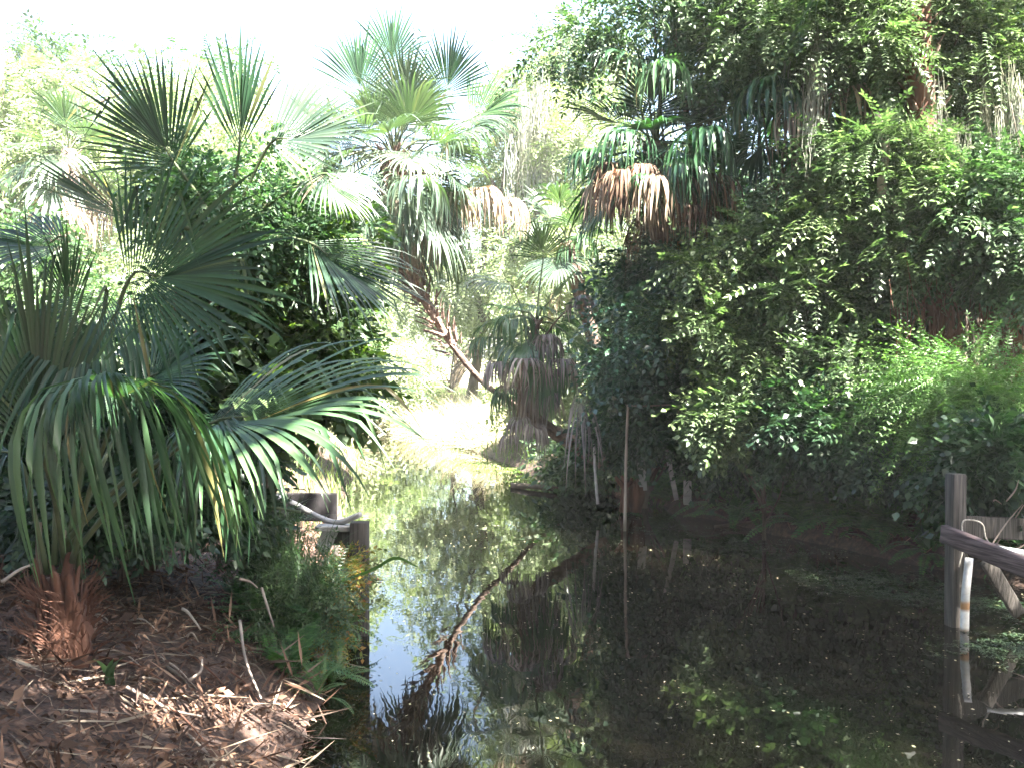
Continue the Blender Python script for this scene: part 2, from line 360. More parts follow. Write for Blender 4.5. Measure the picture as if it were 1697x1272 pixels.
def frames(d, up, jit, r):
    """rotation matrices with x along d, z near up"""
    d = nrm(d); u = up + r.normal(0, jit, d.shape); y = nrm(np.cross(u, d)); z = np.cross(d, y)
    return np.stack([d, y, z], -1)
def crown_pts(blobs, nclump, per, cr, r, shell=.55, droop=.3, upb=.25):
    """blobs: (centre, (rx, ry, rz)); returns spray positions and frames"""
    vol = np.array([(b[1][0] * b[1][1] * b[1][2]) ** .667 for b in blobs]); vol /= vol.sum()
    idx = r.choice(len(blobs), nclump, p=vol)
    c = np.array([b[0] for b in blobs])[idx]; R = np.array([b[1] for b in blobs])[idx]
    d0 = nrm(r.normal(0, 1, (nclump, 3)))
    cc = c + d0 * R * r.uniform(shell, 1.05, (nclump, 1)) ** .8
    crs = cr * r.uniform(.55, 1.35, nclump)
    k = r.poisson(per, nclump).clip(2); ii = np.repeat(np.arange(nclump), k)
    d1 = r.normal(0, 1, (len(ii), 3)); d1[:, 2] += upb; d1 = nrm(d1)
    pos = cc[ii] + d1 * (crs[ii] * r.uniform(.35, 1, len(ii)))[:, None] * (1, 1, .75)
    dr = nrm(d1 + .35 * d0[ii]); dr[:, 2] -= droop
    return pos, frames(dr, np.array([0, 0, 1.0]), .35, r), cc
def B(px, py, d, rx, ry, rd):
    """a crown lobe seen at px, py, d metres away, rx x ry pixels, rd metres deep"""
    return (P(px, py, d), (rx / FPX * d, rd, ry / FPX * d))

def tree(name, label, cat, base, blobs, mat, T, nclump, per, cr, scale=1.0, trunk=.09, bark='bark', group=None, seed=0, limbs=7, droop=.3, shell=.55, top=None, lean=None, gaps=None):
    r = np.random.default_rng(seed + 100)
    o = thing(name, base, label, cat, group)
    Ts = T if isinstance(T, list) else [T]
    pos, Mx, cc = crown_pts(blobs, nclump, per, cr, r, shell, droop)
    if gaps:                                   # holes in a high crown, so that sun reaches the ground in patches
        sv = np.array(sd); keep = np.ones(len(pos), bool)
        for gp, gr in gaps:
            rel = pos - gp; perp = rel - (rel @ sv)[:, None] * sv; keep &= ~((np.linalg.norm(perp, axis=1) < gr) & (rel @ sv > 0))
        pos, Mx = pos[keep], Mx[keep]
    m = MB(); pick = r.integers(0, len(Ts), len(pos))
    for i, t in enumerate(Ts):
        q = pick == i
        m.scatter(t, pos[q], Mx[q], scale * r.uniform(.55, 1.4, q.sum()))
    part('crown' if cat in ('tree', 'palm') else 'foliage', m, M[mat], o)
    t = MB(); base = np.asarray(base, float)
    cen = np.mean([b[0] for b in blobs], 0) if top is None else np.asarray(top, float)
    mid = (base + cen) / 2 + (r.normal(0, .12, 3) if lean is None else np.asarray(lean))
    tp = bez([base - (0, 0, .15), base * .7 + mid * .3 + r.normal(0, .05, 3), mid, cen], 6)
    t.tube(tp, [trunk, trunk * .8, trunk * .6, trunk * .3], 9, .08)
    sel = r.choice(len(cc), min(limbs, len(cc)), replace=False)
    for s_ in sel:
        e = cc[s_]; st = tp[r.integers(len(tp) // 3, len(tp) - 1)]
        mm = (st + e) / 2 + r.normal(0, .1, 3) * np.linalg.norm(e - st) + (0, 0, .08 * np.linalg.norm(e - st))
        t.tube(bez([st, mm, e], 6), [trunk * .38, trunk * .22, trunk * .07], 6, .1)
    part('trunk' if cat in ('tree', 'palm') else 'stem', t, M[bark], o, True)
    return o

# ------------------------------------------------------------------ palms
def fan(mb, hub, u, n, R, A=1.6, nseg=44, droop=.6, st=8, r=None, fold=.3, split=.5, ragged=.06, wmul=1.0, skip=0.0, dexp=None, sway=(0, 0, 0)):
    """a costapalmate fan: pleated blades fused near the hub, free and drooping towards their tips"""
    r = r or rng; u = nrm(u); n = nrm(np.asarray(n, float) - np.dot(n, u) * u); e = np.cross(n, u)
    da = 2 * A / (nseg - 1)
    if dexp is None: dexp = 1.2 if droop < .9 else .45
    if droop >= 1.7: droop *= 1.9; dexp = .2
    for i in range(nseg):
        if skip and r.random() < skip: continue
        t = i / (nseg - 1) * 2 - 1; a = t * A + r.normal(0, da * .12)
        c = .26 * R * (1 - abs(t)) ; p = hub + u * c - n * .05 * R * (c / (.26 * R)) ** 2
        d = nrm(math.cos(a) * u + math.sin(a) * e + .12 * n)
        L = R * (1 - .22 * t * t) * (1 + r.normal(0, ragged)) - c * .8
        broken = r.random() < .11
        dr = droop * r.uniform(.7, 1.35); kink = r.uniform(.55, .9); kk = 2.2 if broken else r.uniform(0, .9) * min(1, droop + .3); kink = .5 if broken else kink
        ds = L / (st - 1); rows = []; sw = np.asarray(sway) + r.normal(0, .10, 3) * (1, 1, 0)
        L *= .72 if r.random() < .06 else 1
        tw = r.normal(0, .22)
        for k in range(st):
            s = k / (st - 1)
            nn = n - np.dot(n, d) * d
            if np.linalg.norm(nn) < .15: nn = nlast
            nn = nrm(nn); nlast = nn
            sd_ = np.cross(d, nn); sd_ = nrm(sd_ + nn * tw * s)
            dist = s * L + c * .3
            wf = da * dist * .5 * 1.04
            wfull = da * (split * L + c * .3) * .5 * 1.04
            wd = wf if s < split else wfull * (1 - ((s - split) / (1 - split)) ** 1.25)
            wd = max(wd, .0012) * wmul
            rows.append([p + sd_ * wd + nn * wd * fold * 1.2, p, p - sd_ * wd + nn * wd * fold * 1.2])
            p = p + d * ds
            g_ = dr * (s ** dexp) * 1.6 / (st - 1) * 2 + (kk if abs(s - kink) < .5 / (st - 1) else 0)
            d = nrm(d + (np.array([0, 0, -1.0]) + sw) * g_)
        mb.grid(np.array(rows))
def frond(parent, root, hub, u, n, R, mat, stalk='stalk', rad=.011, sag=.12, label=None, **kw):
    m = MB(); root, hub, u = np.asarray(root, float), np.asarray(hub, float), nrm(u)
    fan(m, hub, u, n, R, **kw)
    f = part('frond', m, M[mat], parent, label=label)
    q = MB(); L = np.linalg.norm(hub - root)
    mid = (root + hub) / 2 + np.array([0, 0, sag * L])
    q.tube(bez([root, mid, hub, hub + u * .2 * R], 5), [rad * 1.5, rad, rad * .9, rad * .3], 6)
    part('petiole', q, M[stalk], f, True)
    return f
def boots(mb, path, rad, n, L, r, up=.75):
    """leaf-base stubs set spirally on a trunk"""
    path = np.asarray(path, float); tg = nrm(np.gradient(path, axis=0))
    for i in range(n):
        s = (i + .5) / n * (len(path) - 1); k = int(s); f_ = s - k
        p = path[k] * (1 - f_) + path[min(k + 1, len(path) - 1)] * f_; t = tg[k]; a = i * 2.4
        x = nrm(np.cross(t, (0.3, 1, 0.2))); y = np.cross(t, x); o = math.cos(a) * x + math.sin(a) * y
        rr = np.interp(s / (len(path) - 1), np.linspace(0, 1, len(rad)), rad) if np.ndim(rad) else rad
        l = L * r.uniform(.55, 1.3); d = nrm(o * (1 - up * .6) + t * up + r.normal(0, .12, 3)); w_ = l * .16
        sd_ = np.cross(d, o); c0 = p + o * rr * .75
        rows = []
        for q_, ww, th in ((0, 1.5, .7), (.45, 1.0, .5), (.9, .75, .3), (1.0, .3, .1)):
            c_ = c0 + d * l * q_ + o * .12 * l * q_ * q_
            rows.append([c_ - sd_ * w_ * ww, c_ + o * w_ * th, c_ + sd_ * w_ * ww, c_ - o * w_ * th * .5])
        mb.grid(np.array(rows), True)
def palm(label, path, trad, crown_R, nf, seed, mat='palm', dead=0, dmat='palm_dead', nseg=34, st=7, droop=.8, pet=.75, group=None, boot_n=40, boot_L=.22, azr=None, elr=(80, -35), boot_from=0.0, base_part=True, barkm='bark_palm', name='cabbage_palm'):
    r = np.random.default_rng(seed)
    path = bez(path, 8); base = path[0]; top = path[-1]
    o = thing(name, base, label, 'palm', group)
    t = MB(); t.tube(path, trad, 12, .06); part('trunk', t, M[barkm], o, True)
    if boot_n:
        b = MB(); k0 = int(len(path) * boot_from); boots(b, path[k0:], trad if np.ndim(trad) == 0 else trad[-1], boot_n, boot_L, r); part('leaf_bases', b, M['boot'], o)
    for i in range(nf + dead):
        isd = i >= nf
        f = (i + .5) / nf if not isd else 1
        az = (i * 2.399 + r.uniform(-.3, .3)) if azr is None else math.radians(r.uniform(*azr))
        el = math.radians(elr[0] + (elr[1] - elr[0]) * f ** .85 + r.uniform(-8, 8)) if not isd else math.radians(r.uniform(-80, -45))
        d = np.array([math.cos(az) * math.cos(el), math.sin(az) * math.cos(el), math.sin(el)])
        R = crown_R * r.uniform(.85, 1.1) * (.8 + .2 * f) * (.85 if isd else 1)
        L = crown_R * pet * r.uniform(.8, 1.2) * (.55 + .45 * f) * (.75 if isd else 1)
        root = top - nrm(path[-1] - path[-2]) * (.15 * f + (r.uniform(.1, .5) if isd else 0)) * crown_R
        hub = root + d * L; hub[2] -= .10 * L
        u = nrm(d + np.array([0, 0, -.25 - .35 * (1 - abs(math.sin(el)))]))
        up = np.array([0, 0, 1.0]) if abs(u[2]) < .93 else np.array([math.cos(az), math.sin(az), 0.3]) * (1 if u[2] < 0 else -1)
        frond(o, root, hub, u, up + r.normal(0, .2, 3), R, dmat if isd else mat, 'stalk_dead' if isd else 'stalk', rad=.014,
              A=(1.5 if not isd else 1.0) * r.uniform(.85, 1.1), nseg=nseg, st=st, droop=(droop * (.35 + .9 * f) if not isd else 2.2), r=r, wmul=.75 if isd else 1,
              sag=.15, ragged=.08 if not isd else .15)
    return o

# ================================================================== LEFT BANK, FOREGROUND
def rr(seed): return np.random.default_rng(seed)
# --- young cabbage palm, nearest
base = onground(-2.36, 5.35)
np_ = thing('cabbage_palm', base, 'nearest cabbage palm, huge drooping green fans over a stubby rusty trunk', 'palm')
cr0 = P(105, 930, 5.35)
t = MB(); t.tube(bez([base - (0, 0, .1), base + (.02, 0, .12), base + (-.02, 0, .3), base + (-.04, 0, .42)], 6), [.13, .125, .10, .05], 22, .18); part('trunk', t, M['root'], np_, True)
b = MB(); boots(b, bez([base, base + (0, 0, .2), base + (-.02, 0, .40)], 6), .13, 46, .17, rr(3), up=1.3)
fz = rr(33); fk = 320; fa = fz.uniform(0, 6.28, fk); fd = np.stack([np.cos(fa) * .6, np.sin(fa) * .6, fz.uniform(.2, 1.2, fk)], -1)
b.scatter(T_blade(.16, .004, .5), base + np.stack([np.cos(fa) * .14, np.sin(fa) * .14, fz.uniform(-.02, .36, fk)], -1), frames(nrm(np.cross(fd, (0, 0, 1.0))), nrm(fd), .2, fz), fz.uniform(.5, 1.3, fk))
part('leaf_bases', b, M['root'], np_)
NF = [  # hub px, py, d | u | n | R | A | droop | material | nseg
    (212, 468, 5.05, (1, -.1, .18), (.1, -1, .15), .80, 1.55, .28, 'palm_shaded', 56),
    (178, 482, 4.9, (-.2, -.4, -.6), (0, -.8, .4), .85, .95, .9, 'palm_shaded', 46),
    (72, 760, 4.7, (-.12, -.05, 1), (.15, -1, .1), .95, .75, .12, 'palm_shaded', 34),
    (195, 672, 4.75, (.3, -.9, .35), (-.05, .3, 1), 1.22, 1.25, 1.75, 'palm', 58),
    (345, 702, 5.0, (1, -.2, .2), (-.1, -.5, .9), 1.05, 1.25, .85, 'palm', 50),
    (112, 408, 5.6, (-1, -.1, .06), (0, -.7, .8), .52, 1.15, .45, 'palm_shaded', 36),
    (118, 520, 5.0, (-.05, -.2, 1), (.2, -1, 0), .42, .5, .1, 'palm_shaded', 20),
    (335, 712, 5.1, (.25, -.7, .1), (0, -.5, .9), .90, 1.2, 1.9, 'palm_shaded', 38),
    (30, 760, 5.1, (-.5, -.6, .3), (0, -.3, 1), .75, 1.2, 1.7, 'palm_shaded', 38),
    (235, 640, 5.9, (.5, .3, .5), (-.3, -.8, .5), .6, 1.3, .7, 'palm_shaded', 34),
]
for i, (px, py, d, u, n, R, A, dr, mt, ns) in enumerate(NF):
    frond(np_, cr0 + rr(i).normal(0, .04, 3), P(px, py, d), u, n, R, mt, A=A, nseg=ns, droop=dr, st=11, r=rr(40 + i), rad=.012, wmul=1.0, sag=.06, ragged=.12, sway=(.28 if i == 3 else .12 if i == 4 else 0, 0, 0), split=.62 if dr > 1 else .55)
# --- second palm rising out of the vines behind it
b2 = onground(-2.75, 7.5)
vp = thing('cabbage_palm', b2, 'cabbage palm rising from the vines on the left bank, stiff fans against the sky', 'palm')
cr1 = P(375, 400, 6.7)
t = MB(); t.tube(bez([b2 - (0, 0, .1), (b2 + cr1) / 2 + (.15, .2, 0), cr1], 8), [.09, .08, .06], 12, .08); part('trunk', t, M['bark'], vp, True)
for i, (px, py, d, u, n, R, A, dr, mt, ns) in enumerate([
    (296, 278, 6.6, (-.5, -.1, .8), (.1, -1, .2), .74, 1.1, .12, 'palm_shaded', 32),
    (398, 258, 6.6, (.03, 0, 1), (0, -1, .1), .76, .52, .04, 'palm_shaded', 15),
    (450, 240, 6.5, (.95, -.1, .25), (-.1, -1, .4), .64, 1.1, .15, 'palm_grey', 28),
    (222, 368, 6.3, (-.85, -.1, .5), (.1, -.9, .5), .66, .36, .15, 'palm_grey', 13),
    (512, 402, 6.3, (.72, -.15, -.5), (.4, -.8, .6), .80, .85, .3, 'palm_shaded', 30),
    (535, 290, 6.5, (.5, -.3, -.5), (.3, -.6, .8), .5, 1.2, .6, 'palm_grey', 30),
    (330, 330, 6.9, (.1, .5, .5), (0, -.6, .6), .5, 1.2, .3, 'palm_shaded', 30)]):
    frond(vp, cr1, P(px, py, d), u, n, R, mt, A=A, nseg=ns, droop=dr, st=8, r=rr(70 + i), rad=.011, sag=.05)
# --- leafy mass on the left bank
S1 = T_spray(8, .20, .062, .017, .4, 1); S2 = T_spray(6, .16, .075, .03, .3, 2); PN = T_pinnate(7, .26, .06, .012, .6, 3); PN2 = T_pinnate(9, .34, .05, .009, .8, 4)
S3 = T_spray(9, .24, .055, .014, .5, 5)
tree('leafy_shrub', 'tall vine-covered shrub reaching up to the stiff fans behind the nearest palm', 'shrub', onground(-2.75, 7.2),
     [B(400, 330, 6.9, 125, 80, .4), B(490, 410, 6.9, 100, 90, .4), B(360, 440, 7.2, 90, 90, .4), B(300, 330, 7.2, 45, 60, .4), B(330, 560, 7.3, 90, 90, .4)], 'leaf_shrub', [S1, S3, S1], 190, 17, .15, .85, .05, seed=1)
tree('leafy_shrub', 'dappled shrub leaning over the water at the right end of the left bank', 'shrub', onground(-1.9, 7.6),
     [B(530, 500, 7.1, 75, 95, .45), B(420, 500, 7.0, 70, 70, .35), B(555, 590, 7.1, 65, 65, .4), B(470, 580, 7.2, 90, 80, .4), B(560, 400, 7.1, 50, 55, .35)], 'leaf_grape', [S2, S1], 185, 17, .15, .8, .045, seed=2)
tree('grape_vine', 'broad-leaved vine tangle under the leaning shrub, above the fan reaching over the water', 'vine', onground(-2.3, 7.9),
     [B(440, 640, 7.0, 110, 45, .4), B(540, 655, 7.1, 55, 30, .35), B(330, 640, 7.2, 60, 60, .35), B(400, 720, 7.3, 60, 50, .3)], 'leaf_grape', [S2], 70, 17, .14, 1.15, .03, seed=3)
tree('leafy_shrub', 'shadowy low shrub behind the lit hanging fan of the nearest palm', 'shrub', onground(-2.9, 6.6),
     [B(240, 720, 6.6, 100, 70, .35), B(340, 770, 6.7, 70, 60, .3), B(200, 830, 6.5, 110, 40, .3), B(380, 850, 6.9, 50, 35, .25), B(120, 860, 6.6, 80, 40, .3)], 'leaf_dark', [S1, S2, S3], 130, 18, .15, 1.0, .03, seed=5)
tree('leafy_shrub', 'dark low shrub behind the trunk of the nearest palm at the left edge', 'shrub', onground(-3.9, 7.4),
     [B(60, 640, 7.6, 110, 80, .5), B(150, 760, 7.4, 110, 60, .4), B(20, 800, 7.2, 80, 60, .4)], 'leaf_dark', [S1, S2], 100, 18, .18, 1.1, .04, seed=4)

# --- fallen poles and the old dock corner at the left
def beam(name, mb_parts, *a): pass
pole = MB(); pole.tube(bez([P(325, 820, 6.6), P(400, 832, 6.8), P(498, 848, 7.0)], 6), [.012, .011, .009], 8, .08)
solo('stick', pole, M['stalk'], P(325, 820, 6.6), 'thin green-brown stem lying level behind the drooping lit fan', 'stem', smooth=True)
pp = MB(); pp.tube(bez([P(425, 815, 8.6), P(480, 832, 8.4), P(530, 858, 8.2), P(560, 866, 8.1), P(597, 852, 8.0)], 6), [.024, .026, .022, .026, .022], 10, .06)
solo('driftwood', pp, M['wood_pale'], P(425, 815, 8.6), 'sunbleached bent branch lying across the old dock corner on the left', 'driftwood', smooth=True)
dk = thing('dock_corner', (-1.2, 7.9, 0), 'small broken dock corner with one dark square post beside the left bank', 'dock')
m = MB(); c = P(595, 865, 7.9); h = (c[2] + .9) / 2; m.box((c[0], 7.9, c[2] - h), (.068, 0, 0), (0, .068, 0), (0, 0, h), jit=.03); part('post', m, M['wood'], dk)
m = MB(); m.box(P(566, 874, 8.05), (.20, .0, 0), (0, .09, .0), (0, 0, .018)); part('plank', m, M['wood_pale'], dk)
m = MB(); m.box(P(568, 892, 8.06), (.17, .02, 0), (0, .02, 0), (0, 0, .05)); part('crossbeam', m, M['wood'], dk)
m = MB(); m.box(P(541, 893, 8.0), (.055, 0, -.02), (0, .012, 0), (.035, .03, .085)); part('side_board', m, M['wood_pale'], dk)
m = MB(); c = P(573, 900, 8.0); m.box((c[0], 8.13, .25), (.025, 0, 0), (0, .03, 0), (0, 0, .5)); part('post', m, M['wood'], dk)
gb = thing('bulkhead_panel', P(505, 860, 9.0) * (1, 1, 0), 'flat grey-mauve board standing behind the broken dock corner, partly behind palm blades', 'panel')
c = P(505, 858, 9.4)
m = MB(); c1 = P(496, 840, 9.4); m.box(c1, (0, 0, .13), (0, .012, 0), (.34, 0, 0)); part('board', m, M['board'], gb)
for x in (436, 556):
    c1 = P(x, 860, 9.47); m = MB(); m.box((c1[0], 9.47, .17), (.02, 0, 0), (0, .03, 0), (0, 0, .5)); part('post', m, M['wood'], gb)

# --- ferns
FE = [T_fern(22, L_, .085, a_, k) for k, (L_, a_) in enumerate([(.55, .7), (.7, .9), (.5, .5)])]
def make_fern_mesh(seed, k=11, scale=1.0, mat='fern'):
    r = rr(seed); m = MB(); az = r.uniform(0, 2 * math.pi, k); el = r.uniform(.1, 1.15, k)
    for i in range(k):
        d = np.array([[math.cos(az[i]) * math.cos(el[i]), math.sin(az[i]) * math.cos(el[i]), math.sin(el[i])]])
        m.scatter(FE[i % 3], r.normal(0, .03, (1, 3)), frames(d, np.array([0, 0, 1.0]), .1, r), [scale * r.uniform(.75, 1.2)])
    return m.mesh('fern', M[mat], np.zeros(3))
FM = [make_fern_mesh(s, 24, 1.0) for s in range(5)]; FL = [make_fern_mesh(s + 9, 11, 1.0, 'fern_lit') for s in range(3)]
def fern(me, loc, rz, s, label, group, tilt=(0, 0)):
    o = bpy.data.objects.new('fern', me); COL.objects.link(o); o.location = tuple(loc); o.rotation_euler = (tilt[0], tilt[1], rz); o.scale = (s,) * 3
    return tag(o, label, 'fern', group)
r = rr(21)
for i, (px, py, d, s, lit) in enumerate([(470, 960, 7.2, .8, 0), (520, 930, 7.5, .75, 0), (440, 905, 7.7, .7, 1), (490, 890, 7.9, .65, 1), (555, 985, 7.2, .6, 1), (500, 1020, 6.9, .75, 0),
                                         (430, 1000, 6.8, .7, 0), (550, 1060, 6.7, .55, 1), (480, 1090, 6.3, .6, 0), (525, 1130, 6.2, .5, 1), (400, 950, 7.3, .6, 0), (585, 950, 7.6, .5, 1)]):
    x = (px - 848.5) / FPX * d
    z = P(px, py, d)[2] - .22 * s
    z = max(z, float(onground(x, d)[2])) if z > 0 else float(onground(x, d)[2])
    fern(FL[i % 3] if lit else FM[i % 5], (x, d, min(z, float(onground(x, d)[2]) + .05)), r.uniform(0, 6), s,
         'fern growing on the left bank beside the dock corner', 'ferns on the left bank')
# clump of weeds: small things on the near bank slope
av = tree('weed_bush', 'weedy bush with yellow and red turning leaves hiding the foot of the left dock post', 'bush', onground(-1.36, 7.3),
          [B(560, 965, 7.4, 34, 40, .16), B(548, 1040, 7.2, 28, 45, .14), B(520, 1100, 6.9, 28, 50, .14), B(585, 940, 7.7, 24, 18, .10)], 'leaf_autumn', [T_spray(7, .12, .04, .011, .3, 11), T_pinnate(6, .14, .03, .006, .4, 12)], 60, 12, .07, 1.0, .012, seed=11, limbs=16)
tree('weed_bush', 'dense dark green weeds on the slope left of the turning bush', 'bush', onground(-1.9, 6.9),
     [B(490, 960, 7.0, 70, 55, .3), B(470, 1040, 6.8, 60, 45, .25), B(430, 890, 7.5, 60, 35, .3), B(520, 1010, 7.0, 50, 60, .2)], 'leaf_mid', [T_spray(7, .13, .045, .009, .3, 14), T_blade(.3, .004, .6), T_pinnate(8, .2, .035, .006, .5, 16)], 120, 17, .11, 1.0, .015, seed=12, limbs=14)
bl = MB(); pth = bez([P(560, 965, 7.2), P(615, 945, 7.1), P(655, 925, 7.0), P(692, 940, 6.9)], 8); n_ = len(pth); sd_ = np.array([.1, .3, 1.0]); sd_ /= np.linalg.norm(sd_)
wv = (.004 + .009 * np.sin(np.linspace(0, math.pi, n_)))[:, None]; bl.grid(np.stack([pth - sd_ * wv, pth + (0, 0, -.003), pth + sd_ * wv], 1))
solo('long_leaf', bl, M['fern_lit'], pth[0], 'single long arching grass leaf reaching over the water from the left post', 'leaf')
r = rr(55)
for i in range(26):
    x, y = r.uniform(-2.7, -1.5), r.uniform(4.8, 6.6); L = r.uniform(.2, .6); A_ = onground(x, y, .02); B_ = onground(x + L * r.uniform(.3, 1), y - L * r.uniform(0, .7), .015)
    m = MB(); C_ = onground(*((A_ + B_) / 2)[:2], r.uniform(.02, .07)); m.tube(bez([A_, C_, B_], 6), [r.uniform(.006, .012), .006, .002], 5, .15)
    solo('bare_root', m, M[['root', 'bark_pale', 'bark'][i % 3]], A_, 'thin bare root running down the slope of the left bank', 'root', 'roots on the left bank', smooth=True)
# young green sprout in the mulch
yp = MB()
for a_ in (-.5, -.1, .35, .8): 
    yp.scatter(T_blade(.22, .028, .7), onground(-2.05, 5.2)[None], frames(np.array([[math.cos(a_ * 2), -.6 + a_ * .2, 0]]), np.array([0, 0, 1.0]), .1, rr(5)), [1.0])
solo('seedling', yp, M['palm'], onground(-2.05, 5.2), 'small bright green seedling alone in the dead leaves of the left bank', 'seedling')
# dead hanging fronds on the bank
def dead_leaf(label, hub, u, n, R, A, dr, seed, mat='palm_dead', root=None, group=None, ns=18):
    o = thing('dead_palm_frond', hub, label, 'palm frond', group)
    m = MB(); fan(m, np.asarray(hub, float), u, n, R, A=A, nseg=ns, droop=dr, st=9, r=rr(seed), wmul=.8 if ns > 12 else 1.3, ragged=.3); part('blades', m, M[mat], o)
    q = MB(); e = np.asarray(root if root is not None else np.asarray(hub) - nrm(u) * .35, float)
    q.tube(bez([e, (e + hub) / 2 + (0, 0, .03), hub], 5), [.012, .01, .008], 6); part('petiole', q, M['stalk_dead'], o, True)
    return o
for i, (a_, b_) in enumerate([((0, 965, 5.0), (52, 935, 5.2)), ((395, 960, 6.4), (425, 975, 6.4)), ((432, 975, 6.4), (452, 1040, 6.2)), ((310, 1130, 5.2), (332, 1095, 5.3)), ((300, 1010, 5.6), (330, 1045, 5.5)), ((395, 1030, 5.9), (430, 1160, 5.4)), ((205, 1140, 5.0), (330, 1190, 5.0))]):
    m = MB(); A_, B_ = P(*a_), P(*b_); m.tube(bez([A_, (A_ + B_) / 2 + rr(i).normal(0, .02, 3), B_], 5), [.010, .008, .005], 6, .1)
    solo('fallen_twig', m, M['bark_pale'], A_, ['pale twig at the left edge, left of the rusty stump', 'short level twig at the top of the dark weeds', 'thin twig slanting down through the dark weeds', 'short leaning twig at the lower edge of the dark weeds', 'stubby twig just right of the green seedling', 'long twig pointing down to the water below the weeds', 'long twig lying flat at the bottom of the left bank'][i], 'twig', 'twigs on the left bank', smooth=True)
# stems by the stump
for i, (px, a_) in enumerate([(62, 0), (108, .03), (128, -.04)]):
    A_ = onground((px - 848.5) / FPX * 5.6, 5.6); m = MB(); m.tube(bez([A_, A_ + (a_, 0, .3), A_ + (a_ * 2, 0, .62)], 5), [.03, .022, .016], 8, .1)
    solo('dead_stalk', m, M['stalk_dead'], A_, ['leftmost of three upright tan stalks behind the rusty stump', 'middle of three upright tan stalks behind the rusty stump', 'rightmost of three upright tan stalks behind the rusty stump'][i], 'stalk', 'dead stalks by the stump', smooth=True)

# --- litter (uncountable)
def litter(n, x0, x1, y0, y1, size, mat, name, seed, keep=lambda x, y: True, T=None, dz=.01, flat=.35):
    r = rr(seed); x = r.uniform(x0, x1, n); y = r.uniform(y0, y1, n); k = keep(x, y); x, y = x[k], y[k]
    z = ground_z(x, y); T = T or T_spray(3, .09, .07, .016, .1, 31, twig=False)
    az = r.uniform(0, 2 * np.pi, len(x)); d = np.stack([np.cos(az), np.sin(az), r.normal(0, flat, len(x))], -1)
    m = MB(); m.scatter(T, np.stack([x, y, z + dz + r.uniform(0, .03, len(x))], -1), frames(d, np.array([0, 0, 1.0]), flat, r), size * r.uniform(.5, 1.4, len(x)))
    return solo(name, m, M[mat], (0, 0, 0), kind='stuff')
land = lambda x, y: creek_sd(x, y) > .05
litter(9000, -6, 0, 3.4, 12, .7, 'litter', 'leaf_litter', 41, lambda x, y: land(x, y) & (x < -.4))
litter(5000, -6, 0, 3.4, 12, 1.0, 'litter', 'shredded_bark', 47, lambda x, y: land(x, y) & (x < -.4), T_spray(4, .14, .16, .007, .2, 34, twig=False), flat=.5)
litter(2500, -6, 0, 3.4, 12, 1.0, 'litter', 'curled_leaves', 48, lambda x, y: land(x, y) & (x < -.4), flat=.6)
litter(700, -5, -.6, 3.6, 9, .8, 'palm_dead', 'dead_blades', 42, lambda x, y: land(x, y), T_spray(2, .2, .4, .009, .3, 32), flat=.2)
litter(5000, 1, 9, 7, 20, 1.0, 'litter', 'leaf_litter', 43, land)

# ================================================================== CENTRE
palm('tall leaning cabbage palm in the centre, its ragged trunk bent over the creek',
     [onground(1.6, 18.6), P(900, 705, 18.2), P(850, 668, 17.6), P(797, 630, 17.0), P(745, 565, 16.6), P(700, 490, 16.3), P(668, 430, 16.1), P(650, 370, 16.0), P(652, 300, 16.0), P(655, 258, 16.0)],
     [.07, .05, .045, .055, .08, .13, .17, .18], 1.08, 46, 5, mat='palm_grey', dead=7, droop=1.1, nseg=34, pet=.85, boot_n=230, boot_L=.23, elr=(85, -60), boot_from=.42)
o = bpy.data.objects['cabbage_palm.002'] if 'cabbage_palm.002' in bpy.data.objects else None
top = P(660, 290, 16)
for i, (px, py, d, u, n, R, A, dr, mt) in enumerate([
    (735, 165, 16, (.3, -.2, 1), (0, -1, .3), 1.1, 1.2, .3, 'palm_shaded'), (600, 165, 16, (-.15, 0, 1), (0, -1, .2), 1.1, 1.2, .25, 'palm_shaded'), (560, 250, 15.8, (-.8, -.2, .3), (0, -1, .4), .95, 1.3, .6, 'palm_shaded'), (650, 120, 16.1, (0, 0, 1), (0, -1, .1), 1.0, 1.3, .3, 'palm_shaded'), (780, 200, 15.8, (.8, -.3, .4), (0, -1, .4), 1.0, 1.3, .7, 'palm'),
    (670, 190, 15.7, (.05, -.3, 1), (0, -1, .3), 1.1, 1.3, .2, 'palm_grey'), (545, 215, 15.7, (-.7, -.3, .5), (0, -1, .5), 1.0, 1.3, .6, 'palm_grey'),
    (740, 235, 15.6, (.6, -.4, .2), (0, -.7, .8), 1.1, 1.3, 1.0, 'palm_grey'), (690, 310, 15.0, (.25, -.9, .1), (0, .3, 1), 1.15, 1.5, 2.0, 'palm_grey'),
    (738, 325, 16.0, (.5, -.6, .0), (0, -.3, 1), 1.15, 1.0, 2.2, 'palm_dead'), (775, 318, 16.2, (.6, -.6, .0), (0, -.3, 1), 1.2, 1.0, 2.2, 'palm_dead'), (812, 335, 16.4, (.8, -.4, 0), (0, -.3, 1), 1.1, .9, 2.0, 'palm_dead'), (560, 330, 15.6, (-.6, -.5, -.3), (0, -.5, .7), 1.1, 1.1, 1.0, 'palm_grey')]):
    frond(o, top, P(px, py, d), u, n, R, mt, 'stalk_dead' if 'dead' in mt else 'stalk', A=A, nseg=34, droop=dr, r=rr(200 + i), rad=.014)

